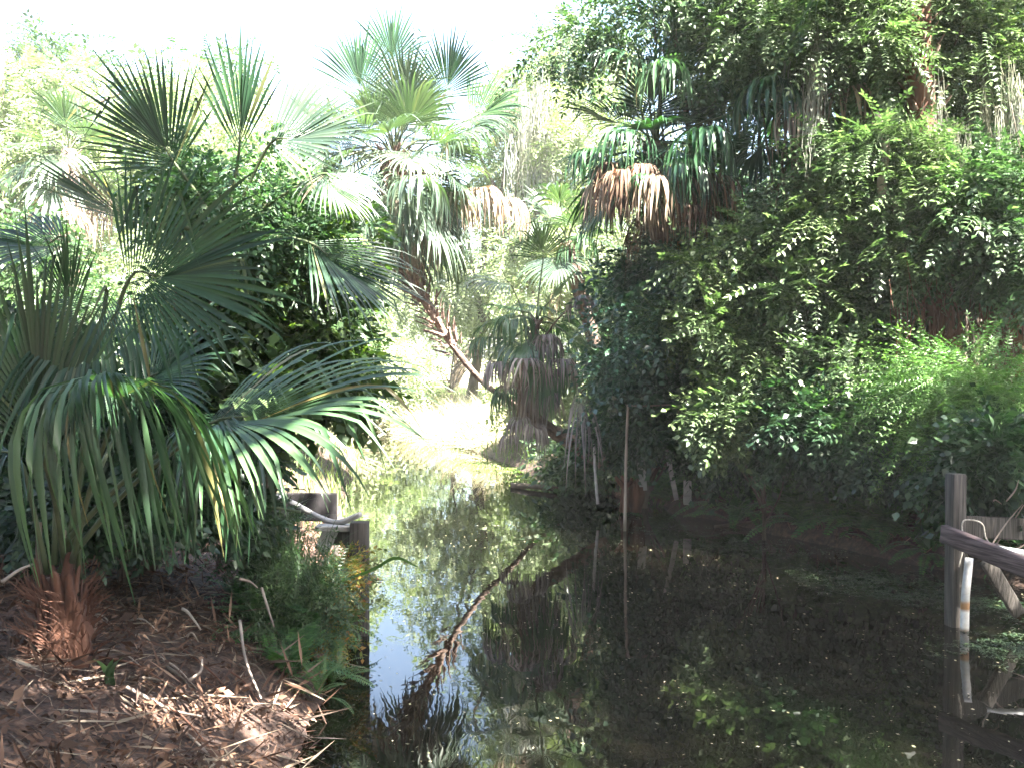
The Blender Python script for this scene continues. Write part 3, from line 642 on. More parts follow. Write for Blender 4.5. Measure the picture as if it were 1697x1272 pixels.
# lower palm in front of the right bank
pb = palm('low cabbage palm hanging over the creek, dark fans and grey withered skirts',
     [P(1010, 770, 15.2), P(940, 728, 15.2), P(885, 690, 15.1), P(868, 640, 15.0), P(880, 580, 15.0), P(890, 530, 15.0)], [.13, .11, .09, .08, .08, .06], .85, 12, 15, mat='palm', dead=9, dmat='palm_withered', nseg=30, pet=.6, boot_n=60, boot_L=.16, droop=1.8, elr=(60, -60))
for i, (px, py, d, u, n, R, A, dr, mt) in enumerate([
    (862, 525, 14.7, (-.35, -.7, -.1), (0, -.3, 1), .78, 1.4, 1.8, 'palm'), (845, 470, 15, (-.8, -.3, .1), (0, -.5, 1), .75, 1.2, .9, 'palm_grey'),
    (905, 565, 14.6, (.05, -.7, .2), (0, 0, 1), .72, 1.3, 2.4, 'palm_withered'), (835, 600, 14.6, (-.35, -.7, .0), (0, 0, 1), .7, 1.0, 2.4, 'palm_withered'),
    (905, 640, 14.7, (.3, -.6, -.2), (0, 0, 1), .55, .8, 2.2, 'palm_withered'), (865, 690, 14.7, (-.2, -.7, -.1), (0, 0, 1), .6, 1.0, 2.2, 'palm_withered'),
    (880, 700, 14.6, (.3, -.7, -.2), (0, 0, 1), .7, .9, 2.4, 'palm_withered'), (900, 430, 15.1, (-.1, -.4, .8), (0, -1, .3), .7, 1.2, .6, 'palm_grey'),
    (962, 500, 14.6, (.1, -.7, .2), (0, 0, 1), .62, 1.5, 2.0, 'palm_withered'), (850, 640, 15.0, (-.5, -.4, -.2), (0, -.5, 1), .6, 1.2, 1.8, 'palm'), (875, 600, 14.4, (-.2, -.7, .1), (0, 0, 1), .85, 1.2, 2.2, 'palm_withered'), (920, 600, 14.6, (.3, -.6, .1), (0, 0, 1), .75, 1.1, 2.2, 'palm_withered'), (820, 560, 14.8, (-.6, -.5, .0), (0, 0, 1), .7, 1.2, 2.0, 'palm'), (850, 720, 14.7, (-.3, -.6, .0), (0, 0, 1), .5, 1.0, 2.2, 'palm_withered')]):
    frond(pb, P(885, 590, 15), P(px, py, d), u, n, R, mt, 'stalk_dead' if 'with' in mt else 'stalk', A=A, nseg=28, droop=dr, r=rr(230 + i), rad=.014)
pc = palm('slender cabbage palm with pale fans, just left of the rust-skirted palm',
     [P(1060, 780, 17.5), P(1010, 640, 17.5), P(965, 500, 17.2), P(940, 400, 17.0)], [.13, .12, .11], .9, 9, 25, mat='palm_grey', dead=1, nseg=28, pet=.6, boot_n=30, boot_L=.2)
for i, (px, py, d, u, n, R, A, dr, mt) in enumerate([
    (930, 345, 17, (-.1, -.6, .5), (0, -.5, 1), .85, 1.5, 1.4, 'palm_grey'), (905, 372, 17, (-.8, -.3, .1), (0, -.5, 1), .8, 1.3, 1.2, 'palm_grey'),
    (958, 405, 16.6, (.0, -.7, .2), (0, -.2, 1), .85, 1.4, 1.7, 'palm'), (985, 380, 16.8, (.5, -.6, .2), (0, -.2, 1), .8, 1.3, 1.5, 'palm_grey')]):
    frond(pc, P(940, 410, 17), P(px, py, d), u, n, R, mt, A=A, nseg=28, droop=dr, r=rr(260 + i), rad=.014)
dead_leaf('withered lilac-grey palm leaf hanging straight down just right of the low palm', P(960, 640, 14.0), (.05, -.3, -.55), (0, -1, .2), 1.0, .5, 1.2, 8, 'palm_withered', P(975, 600, 14.3), ns=26)

# ================================================================== RIGHT BANK
pr = palm('cabbage palm with a rust-brown skirt of dead leaves, on the right bank',
     [onground(3.1, 14.3), P(1180, 640, 13.9), P(1120, 470, 13.2), P(1085, 330, 13.0), P(1085, 240, 13.0)], [.17, .16, .15], 1.05, 18, 35, mat='palm_shaded', dead=3, dmat='palm_rust', nseg=32, pet=.6, boot_n=40, droop=1.0)
for i, (px, py, d, u, n, R, A, dr, mt) in enumerate([
    (1065, 118, 12.7, (-.5, -.4, .2), (0, -.5, 1), .95, 1.5, 1.5, 'palm_shaded'), (1095, 130, 12.4, (.0, -.8, .2), (0, -.3, 1), .9, 1.4, 1.9, 'palm'),
    (1030, 120, 12.8, (-1, 0, .15), (0, -.3, 1), .8, 1.0, .5, 'palm_shaded'), (1055, 232, 12.4, (-.5, -.6, .1), (0, -.2, 1), .9, 1.5, 1.7, 'palm_shaded'),
    (1000, 262, 12.7, (-1, -.1, 0), (0, -.2, 1), .5, .7, .4, 'palm'), (1150, 240, 12.0, (.2, -.8, .2), (0, -.2, 1), 1.05, 1.5, 1.9, 'palm_shaded'),
    (1200, 195, 12.3, (.8, -.4, .2), (0, -.3, 1), .9, 1.4, 1.4, 'palm_shaded'), (1110, 60, 12.5, (.1, -.4, .8), (0, -1, .4), .9, 1.3, .6, 'palm_shaded'),
    (1005, 262, 12.6, (-.6, -.4, .1), (0, 0, 1), .9, 1.1, 2.2, 'palm_shaded'), (1120, 285, 12.1, (.2, -.7, .1), (0, 0, 1), 1.0, 1.2, 2.2, 'palm_shaded'), (1075, 310, 12.0, (0, -.7, .1), (0, 0, 1), .9, 1.2, 2.3, 'palm_dead'), (1035, 300, 12.2, (-.2, -.7, .1), (0, 0, 1), .95, 1.2, 2.3, 'palm_rust'), (1020, 285, 12.5, (-.3, -.6, .1), (0, 0, 1), .75, 1.2, 2.4, 'palm_rust'), (1060, 290, 12.3, (.0, -.7, .1), (0, 0, 1), .85, 1.2, 2.4, 'palm_rust'),
    (1100, 300, 12.4, (.2, -.7, .1), (0, 0, 1), .8, 1.2, 2.4, 'palm_rust'), (1140, 320, 12.6, (.4, -.6, .0), (0, 0, 1), .8, 1.1, 2.4, 'palm_rust'), (1085, 345, 12.3, (-.1, -.7, .0), (0, 0, 1), .7, 1.2, 2.4, 'palm_dead'),
    (1045, 330, 12.5, (-.3, -.7, .0), (0, 0, 1), .8, 1.2, 2.4, 'palm_rust'), (1015, 310, 12.6, (-.4, -.6, .0), (0, 0, 1), .95, .9, 2.4, 'palm_dead'), (1125, 345, 12.2, (.3, -.6, .0), (0, 0, 1), .7, 1.1, 2.4, 'palm_rust'), (1150, 300, 12.5, (.5, -.5, .0), (0, 0, 1), 1.0, .9, 2.4, 'palm_rust'), (1065, 300, 11.9, (-.1, -.7, .1), (0, 0, 1), .55, 1.3, 2.4, 'palm_shaded')]):
    frond(pr, P(1085, 270, 13), P(px, py, d), u, n, R, mt, 'stalk_dead' if ('rust' in mt or 'dead' in mt) else 'stalk', A=A, nseg=32, droop=dr, r=rr(300 + i), rad=.014)
pd = palm('shaded cabbage palm with long hanging fans, right of the rust-skirted palm',
     [onground(4.3, 13.6), P(1340, 560, 13.6), P(1330, 380, 13.4), P(1330, 180, 13.2)], [.18, .17, .16], 1.05, 14, 45, mat='palm_shaded', dead=4, dmat='palm_dead', nseg=30, pet=.6, boot_n=50, droop=1.3)
for i, (px, py, d, u, n, R, A, dr, mt) in enumerate([
    (1275, 165, 11.9, (-.2, -.7, .2), (0, -.2, 1), 1.05, 1.5, 2.0, 'palm_shaded'), (1375, 175, 11.7, (.3, -.7, .2), (0, -.2, 1), 1.0, 1.3, 2.2, 'palm_dead'), (1235, 120, 12.8, (-.6, -.4, .3), (0, -.3, 1), 1.0, 1.3, 1.4, 'palm_shaded'), (1320, 195, 11.8, (0, -.8, .1), (0, -.1, 1), .95, 1.3, 2.2, 'palm_dead')]):
    frond(pd, P(1330, 180, 13.2), P(px, py, d), u, n, R, mt, A=A, nseg=30, droop=dr, r=rr(330 + i), rad=.014)
# tall vine-hung palm trunk with red roots
vt = palm('tall palm trunk clothed in rusty roots and vines at the upper right',
     [onground(4.75, 11.5), P(1562, 560, 11.4), P(1545, 400, 11.3), P(1528, 230, 11.2), P(1516, 70, 11.1), P(1512, -120, 11.1)], [.24, .2, .16, .15, .15], 1.2, 10, 55, mat='palm_shaded', dead=0, nseg=26, boot_n=120, boot_L=.25, barkm='root', droop=1.0)
rt = MB(); r = rr(77)
for i in range(95):
    s = P(r.choice([r.normal(1540, 28), r.normal(1655, 26)]), r.normal(505, 34), 10.75 + r.uniform(-.15, .25)); e = s + np.array([r.normal(0, .14), -.1 * r.random(), -r.uniform(.15, 1.1)])
    rt.tube(np.array([s, (s + e) / 2 + r.normal(0, .03, 3), e]), [.0065, .005, .002], 4, .1)
part('aerial_roots', rt, M['root'], vt)
pf = palm('cabbage palm half hidden in leaves at the upper right edge',
     [onground(6.6, 13.2), P(1665, 480, 13.1), P(1655, 300, 13.0)], [.17, .16, .15], 1.0, 12, 65, mat='palm', dead=2, dmat='palm_rust', nseg=30, boot_n=70, droop=1.0, barkm='root')
for i, (px, py, d, u, n, R, A, dr) in enumerate([(1640, 225, 12.0, (.2, -.7, .3), (0, -.2, 1), .85, 1.4, 1.3), (1590, 215, 12.2, (-.6, -.5, .2), (0, -.2, 1), .85, 1.4, 1.6)]):
    frond(pf, P(1655, 290, 13), P(px, py, d), u, n, R, 'palm_grey', A=A, nseg=30, droop=dr, r=rr(350 + i), rad=.014)

SG = T_spray(7, .24, .075, .025, .5, 21); SD = T_spray(8, .28, .085, .028, .7, 22); SF = T_spray(7, .3, .09, .028, .5, 23, simple=True)
PV = T_pinnate(6, .26, .07, .019, .45, 24); PL = T_pinnate(8, .38, .075, .016, .6, 25)
RT = [
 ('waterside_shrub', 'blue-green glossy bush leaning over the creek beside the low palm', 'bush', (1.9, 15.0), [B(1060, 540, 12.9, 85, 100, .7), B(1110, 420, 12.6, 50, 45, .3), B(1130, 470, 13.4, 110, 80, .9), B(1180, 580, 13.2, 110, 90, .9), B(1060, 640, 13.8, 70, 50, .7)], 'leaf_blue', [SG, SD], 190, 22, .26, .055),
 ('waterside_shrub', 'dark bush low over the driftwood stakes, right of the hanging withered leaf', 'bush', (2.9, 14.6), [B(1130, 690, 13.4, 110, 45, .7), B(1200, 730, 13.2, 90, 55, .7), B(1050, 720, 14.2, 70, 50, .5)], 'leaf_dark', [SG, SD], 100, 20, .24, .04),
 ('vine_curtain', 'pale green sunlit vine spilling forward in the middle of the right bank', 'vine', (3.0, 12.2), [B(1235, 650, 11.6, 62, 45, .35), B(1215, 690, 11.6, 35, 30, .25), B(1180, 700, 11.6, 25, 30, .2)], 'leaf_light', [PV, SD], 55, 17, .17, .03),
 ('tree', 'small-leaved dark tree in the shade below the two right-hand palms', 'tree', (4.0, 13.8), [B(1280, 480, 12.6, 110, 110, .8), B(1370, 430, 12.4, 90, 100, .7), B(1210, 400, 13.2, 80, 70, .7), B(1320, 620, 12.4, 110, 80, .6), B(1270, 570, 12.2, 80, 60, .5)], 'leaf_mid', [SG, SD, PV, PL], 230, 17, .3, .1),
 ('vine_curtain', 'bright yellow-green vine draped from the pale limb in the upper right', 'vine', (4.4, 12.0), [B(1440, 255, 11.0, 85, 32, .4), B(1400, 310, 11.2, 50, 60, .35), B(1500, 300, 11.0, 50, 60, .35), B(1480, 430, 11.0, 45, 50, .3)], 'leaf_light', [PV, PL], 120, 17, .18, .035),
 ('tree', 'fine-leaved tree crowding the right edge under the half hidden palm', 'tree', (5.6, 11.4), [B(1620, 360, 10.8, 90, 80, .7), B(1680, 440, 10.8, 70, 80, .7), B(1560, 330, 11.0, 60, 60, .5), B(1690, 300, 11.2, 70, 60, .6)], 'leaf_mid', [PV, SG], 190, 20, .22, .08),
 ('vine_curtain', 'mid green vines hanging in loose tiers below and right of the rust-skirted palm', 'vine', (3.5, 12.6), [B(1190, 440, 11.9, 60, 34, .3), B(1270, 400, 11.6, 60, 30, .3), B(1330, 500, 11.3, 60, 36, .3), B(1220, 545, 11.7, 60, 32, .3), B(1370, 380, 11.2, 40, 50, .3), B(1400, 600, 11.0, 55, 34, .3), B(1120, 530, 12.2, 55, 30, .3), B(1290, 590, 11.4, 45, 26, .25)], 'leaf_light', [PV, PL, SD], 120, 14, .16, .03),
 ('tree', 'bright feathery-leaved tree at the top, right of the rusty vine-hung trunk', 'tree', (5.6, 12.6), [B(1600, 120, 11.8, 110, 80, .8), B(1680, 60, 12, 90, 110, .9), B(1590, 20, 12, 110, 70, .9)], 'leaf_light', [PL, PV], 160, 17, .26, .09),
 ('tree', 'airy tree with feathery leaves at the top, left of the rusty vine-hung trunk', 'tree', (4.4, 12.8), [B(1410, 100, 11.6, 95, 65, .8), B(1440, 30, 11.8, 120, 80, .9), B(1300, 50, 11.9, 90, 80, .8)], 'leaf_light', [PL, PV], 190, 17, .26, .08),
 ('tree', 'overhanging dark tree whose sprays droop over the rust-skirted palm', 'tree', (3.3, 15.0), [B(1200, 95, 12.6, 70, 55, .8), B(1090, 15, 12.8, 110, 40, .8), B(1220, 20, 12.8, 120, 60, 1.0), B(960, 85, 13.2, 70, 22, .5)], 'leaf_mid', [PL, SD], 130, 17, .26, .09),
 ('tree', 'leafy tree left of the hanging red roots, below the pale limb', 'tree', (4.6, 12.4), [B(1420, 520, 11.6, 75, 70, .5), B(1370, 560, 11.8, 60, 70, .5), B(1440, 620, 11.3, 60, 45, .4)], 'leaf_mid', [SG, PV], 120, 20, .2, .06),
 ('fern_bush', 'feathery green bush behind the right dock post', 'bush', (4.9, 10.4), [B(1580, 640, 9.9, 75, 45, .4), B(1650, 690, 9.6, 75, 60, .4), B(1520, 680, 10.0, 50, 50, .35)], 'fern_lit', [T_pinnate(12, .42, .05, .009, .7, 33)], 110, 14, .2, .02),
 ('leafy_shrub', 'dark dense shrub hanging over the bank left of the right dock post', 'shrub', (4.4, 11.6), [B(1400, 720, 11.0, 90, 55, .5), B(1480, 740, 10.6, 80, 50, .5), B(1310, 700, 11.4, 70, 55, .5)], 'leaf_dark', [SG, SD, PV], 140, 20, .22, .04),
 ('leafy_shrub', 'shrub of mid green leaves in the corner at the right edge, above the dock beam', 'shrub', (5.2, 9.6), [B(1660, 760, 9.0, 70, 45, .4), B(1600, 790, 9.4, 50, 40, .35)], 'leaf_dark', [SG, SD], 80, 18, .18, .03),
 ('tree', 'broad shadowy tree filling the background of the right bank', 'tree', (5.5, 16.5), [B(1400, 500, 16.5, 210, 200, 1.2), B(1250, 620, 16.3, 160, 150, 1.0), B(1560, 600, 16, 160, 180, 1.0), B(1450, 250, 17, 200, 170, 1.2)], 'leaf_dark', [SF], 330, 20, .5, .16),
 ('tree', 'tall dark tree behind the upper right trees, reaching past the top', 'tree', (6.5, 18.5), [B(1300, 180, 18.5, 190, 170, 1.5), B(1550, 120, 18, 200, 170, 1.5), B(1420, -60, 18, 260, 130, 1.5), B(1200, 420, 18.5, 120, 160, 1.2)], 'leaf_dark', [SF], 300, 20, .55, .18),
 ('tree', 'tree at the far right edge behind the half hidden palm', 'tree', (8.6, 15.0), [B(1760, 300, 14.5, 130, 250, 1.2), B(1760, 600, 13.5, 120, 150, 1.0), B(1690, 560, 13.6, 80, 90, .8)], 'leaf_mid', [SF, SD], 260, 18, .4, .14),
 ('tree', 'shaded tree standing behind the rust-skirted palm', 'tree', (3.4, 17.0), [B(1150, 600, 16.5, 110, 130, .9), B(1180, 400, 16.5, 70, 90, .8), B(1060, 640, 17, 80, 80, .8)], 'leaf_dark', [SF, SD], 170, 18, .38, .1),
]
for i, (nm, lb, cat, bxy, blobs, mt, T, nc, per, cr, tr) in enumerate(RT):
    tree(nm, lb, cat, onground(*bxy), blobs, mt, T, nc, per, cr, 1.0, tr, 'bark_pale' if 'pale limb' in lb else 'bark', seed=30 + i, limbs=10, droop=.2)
# pale limb
lm = MB(); lm.tube(bez([P(1560, 470, 11.2), P(1525, 410, 11.1), P(1500, 360, 10.9), P(1460, 320, 10.8), P(1465, 240, 10.8), P(1450, 190, 10.8)], 7), [.07, .06, .055, .05, .045, .03], 10, .12)
part('limb', lm, M['bark_pale'], vt, True)
# hanging lianas
r = rr(88)
for i in range(3):
    a = P(r.uniform(1400, 1680), r.uniform(60, 420), r.uniform(10.3, 11.6)); L = r.uniform(.8, 2.4); b = a + np.array([r.normal(0, .5), r.normal(0, .1), -L])
    m = MB(); m.tube(bez([a, (a + b) / 2 + r.normal(0, .12, 3), b], 8), [.0045, .004, .002], 5, .15)
    solo('liana', m, M['bark'], a, 'thin bare vine stem hanging in the leaves of the right bank', 'vine stem', 'vine stems on the right bank', smooth=True)
# Spanish moss on the right
MS = [T_moss(.9, k) for k in range(3)]
def moss(label, c, n, spread, seed, s=1.0):
    r = rr(seed); m = MB(); pos = c + r.normal(0, 1, (n, 3)) * spread
    az = r.uniform(0, 6.28, n); Mx = frames(np.stack([np.cos(az), np.sin(az), az * 0], -1), np.array([0, 0, 1.0]), .02, r)
    for k in range(3): m.scatter(MS[k], pos[k::3], Mx[k::3], s * r.uniform(.6, 1.3, len(pos[k::3])))
    return solo('spanish_moss', m, M['moss'], c, label, 'moss')
moss('grey moss strands hanging from the tree at the upper right edge', P(1665, 130, 11.2), 26, (.35, .25, .3), 1)
moss('grey moss hanging on the pale limb left of the vine-hung trunk', P(1345, 110, 11.2), 14, (.08, .15, .35), 2)
moss('pale moss wisps over the red trunk, just left of the lit white fan', P(1560, 210, 10.9), 16, (.2, .15, .15), 3, .7)

# ferns along the right bank
r = rr(99)
for i in range(84):
    y = 9.9 + i * .062; lx = np.interp(y, [8.6, 10.8, 12.6, 15.2], [5.3, 4.1, 3.2, 2.1]); x = lx + r.uniform(0, .8); s = r.uniform(.7, 1.35)
    fern(FM[i % 5], onground(x, y), r.uniform(0, 6), s, 'dark fern hanging over the shaded right bank above the water', 'ferns on the right bank', (0, -.15))
litter(2200, 1.5, 7, 8, 17, 1.0, 'palm_dead', 'hanging_roots', 45, lambda x, y: (creek_sd(x, y) > 0) & (creek_sd(x, y) < .35), T_blade(.4, .006, .9), flat=.6)
litter(5200, 1.2, 8, 8, 18, 1.0, 'fern', 'undergrowth', 46, lambda x, y: (creek_sd(x, y) > .1) & (creek_sd(x, y) < 2.5), T_spray(9, .3, .08, .02, .4, 51))

# --- stakes, frame and driftwood at the foot of the right bank
def stick(name, label, cat, a, b, rad, mat='wood', group=None, sq=False, n=3):
    a, b = np.asarray(a, float), np.asarray(b, float); m = MB()
    if sq:
        z = (b - a) / 2; x = nrm(np.cross(z, (0, 1, 0))) * rad; y = nrm(np.cross(z, x)) * rad * .6; m.box((a + b) / 2, x, y, z, jit=.05)
    else: m.tube(bez([a, (a + b) / 2 + rr(int(a[0] * 100) % 97).normal(0, .02, 3), b], 6), [rad, rad * .9, rad * .8], 8, .1)
    return solo(name, m, M[mat], a, label, cat, group, smooth=not sq)
fr = thing('wooden_frame', P(1040, 815, 12.75), 'thin upright pole with a level crosspiece, standing in the shade of the right bank', 'frame')
m = MB(); m.tube(bez([P(1036, 880, 12.75), P(1038, 750, 12.75), P(1041, 670, 12.75)], 6), [.019, .018, .015], 8, .1); part('pole', m, M['bark_pale'], fr, True)
m = MB(); m.tube(bez([P(1038, 671, 12.75), P(1070, 672, 12.75), P(1112, 670, 12.75)], 6), [.011, .010, .009], 8, .1); part('crosspiece', m, M['bark_pale'], fr, True)
stick('stake', 'slim bluish stake standing in the water under the hanging withered leaf', 'stake', P(991, 835, 13.9), P(985, 735, 13.9), .022, 'wood_pale')
stick('stake', 'short pale stake beside the dark stump, right one of the pair', 'stake', P(1070, 812, 13.8), P(1066, 762, 13.8), .026, 'wood_pale', sq=True)
stick('stake', 'short pale stake beside the dark stump, left one of the pair', 'stake', P(1064, 806, 13.9), P(1060, 766, 13.9), .03, 'wood_pale', sq=True)
stick('stake', 'long leaning grey stake on the mud bar', 'stake', P(1122, 828, 13.6), P(1104, 740, 13.6), .03, 'wood_pale', sq=True)
stick('stake', 'thick whitish post stub on the mud bar', 'post', P(1140, 836, 13.5), P(1140, 796, 13.5), .05, 'wood_pale', sq=True)
m = MB(); r = rr(4)
for i in range(9):
    q = P(1036 + r.uniform(-18, 24), 836, 14.0 + r.uniform(-.2, .2)); m.tube(bez([q - (0, 0, .1), q + (r.normal(0, .03), 0, .2), q + (r.normal(0, .07), 0, r.uniform(.25, .5))], 4), [.06, .05, .02], 7, .2)
solo('stump', m, M['root'], P(1036, 836, 14), 'dark ragged stump at the foot of the thin pole', 'stump', smooth=True)
stick('driftwood', 'dark log lying at the waterline below the low palm', 'log', (0.0, 17.2, .03), (.75, 16.5, .06), .05, 'bark')
stick('driftwood', 'thin branch lying on the shallow water right of the mud bar', 'branch', P(1185, 880, 12.9) * (1, 1, 0) + (0, 0, .03), P(1300, 862, 13.2) * (1, 1, 0) + (0, 0, .06), .02, 'bark')

# --- right dock
D = 8.15
dr_ = thing('dock_corner', P(1588, 1000, D) * (1, 1, 0), 'old dock corner at the right edge, grey square post with dark sloping beam', 'dock')
c = P(1586, 785, D); h = (c[2] + .9) / 2; m = MB(); m.box((c[0], D, c[2] - h), (.058, .01, 0), (-.01, .058, 0), (0, 0, h), jit=.03); part('post', m, M['wood'], dr_)
a, b = P(1566, 884, D - .08), P(1760, 965, 6.9); z = (b - a) / 2; x = nrm(np.cross(z, (0, 0, 1))) * .03; y = nrm(np.cross(z, x)) * .07
m = MB(); m.box((a + b) / 2, x, y, z, jit=.03); part('beam', m, M['wood_beam'], dr_)
a, b = P(1592, 872, D + .15), P(1790, 880, 9.2); z = (b - a) / 2; x = nrm(np.cross(z, (0, 0, 1))) * .03; y = nrm(np.cross(z, x)) * .09
m = MB(); m.box((a + b) / 2, x, y, z, jit=.03); part('beam', m, M['wood'], dr_)
a, b = P(1638, 930, D - .2), P(1692, 1018, D - .1); z = (b - a) / 2; x = nrm(np.cross(z, (0, 1, 0))) * .05; y = nrm(np.cross(z, x)) * .03
m = MB(); m.box((a + b) / 2, x, y, z, jit=.05); part('brace', m, M['wood'], dr_)
c = P(1604, 1010, D - .15)
m = MB(); m.tube(bez([(c[0] - .005, D - .15, -.3), (c[0] - .005, D - .15, .2), P(1609, 925, D - .15)], 8), [.034, .034, .032], 14)
solo('standing_pipe', m, M['pipe_stain'], (c[0], D - .15, 0), 'white plastic pipe stained rust halfway, standing in the water by the right dock post', 'pipe', smooth=True)
m = MB(); m.tube(bez([P(1640, 906, D - .1), P(1668, 911, D - .15), P(1705, 917, D - .2)], 4), .024, 12); 
solo('lying_pipe', m, M['pvc'], P(1640, 906, D - .1), 'white pipe lying level on the sloping beam at the right edge', 'pipe', smooth=True)
m = MB(); m.tube(bez([P(1592, 940, D - .16), P(1599, 905, D - .15), P(1597, 868, D - .12), P(1607, 861, D - .1), P(1630, 868, D - .1), P(1637, 892, D - .1), P(1655, 918, D - .15)], 7), .006, 6, .1)
solo('rope', m, M['rope'], P(1592, 940, D - .16), 'pale frayed rope looped over the right dock post', 'rope', smooth=True)
r = rr(61)
for i, (a_, b_) in enumerate([((1645, 905), (1697, 835)), ((1655, 900), (1720, 800)), ((1648, 830), (1662, 835)), ((1670, 830), (1690, 795)), ((1660, 925), (1720, 890)), ((1650, 900), (1740, 905))]):
    A_, B_ = P(*a_, D + r.uniform(0, .5)), P(*b_, D + r.uniform(0, .6)); m = MB(); m.tube(bez([A_, (A_ + B_) / 2 + r.normal(0, .02, 3), B_], 5), [.007, .006, .003], 5, .1)
    solo('bare_twig', m, M['bark_pale'], A_, 'bare twig sticking up over the right dock beam', 'twig', 'twigs over the right dock', smooth=True)

# --- floating things
r = rr(71)
def floaters(name, mat, n, xf, yf, T, s, lift=.004, seed=0):
    r = rr(seed); x = xf(r, n); y = yf(r, n); k = creek_sd(x, y) < -.02; x, y = x[k], y[k]; az = r.uniform(0, 6.28, len(x))
    m = MB(); m.scatter(T, np.stack([x, y, np.full(len(x), lift) + r.uniform(0, .003, len(x))], -1), frames(np.stack([np.cos(az), np.sin(az), r.normal(0, .03, len(x))], -1), np.array([0, 0, 1.0]), .03, r), s * r.uniform(.4, 1.5, len(x)))
    return solo(name, m, M[mat], (0, 0, 0), kind='stuff')
TL = T_spray(1, .001, .03, .006, 0, 61, simple=True, twig=False)
floaters('floating_debris', 'debris', 4200, lambda r, n: r.uniform(-1, 6, n), lambda r, n: 4 + 12 * r.random(n) ** 1.3, TL, .75, seed=1)
cx = lambda r, n: np.where(r.random(n) < .5, r.normal(4.15, .35, n), r.normal(3.55, .5, n)); 
def patch(name, seed, pts, n, sx, sy, T, s, mat='weed', lift=.006):
    q = rr(seed); pts = np.array(pts); i = q.integers(0, len(pts), n)
    return floaters(name, mat, n, lambda r, n: pts[i, 0] + q.normal(0, sx, n), lambda r, n: pts[i, 1] + q.normal(0, sy, n), T, s, lift, seed)
patch('floating_weed', 5, [(3.9, 8.9), (3.4, 9.3), (4.4, 8.6), (3.2, 9.9), (3.9, 9.9), (3.6, 7.5), (3.9, 7.3), (4.5, 7.9)], 850, .3, .22, T_spray(7, .13, .03, .006, 0, 62), .9)
patch('floating_weed', 6, [(2.6, 11.8), (1.9, 12.9), (3.3, 11.4)], 260, .45, .22, T_spray(6, .12, .025, .005, 0, 63), .9)
patch('water_weed_far', 7, [(-.1, 20), (.5, 18.6), (-.7, 21.5)], 260, .35, .4, T_spray(7, .2, .06, .012, 0, 64), 1.0, 'grass')

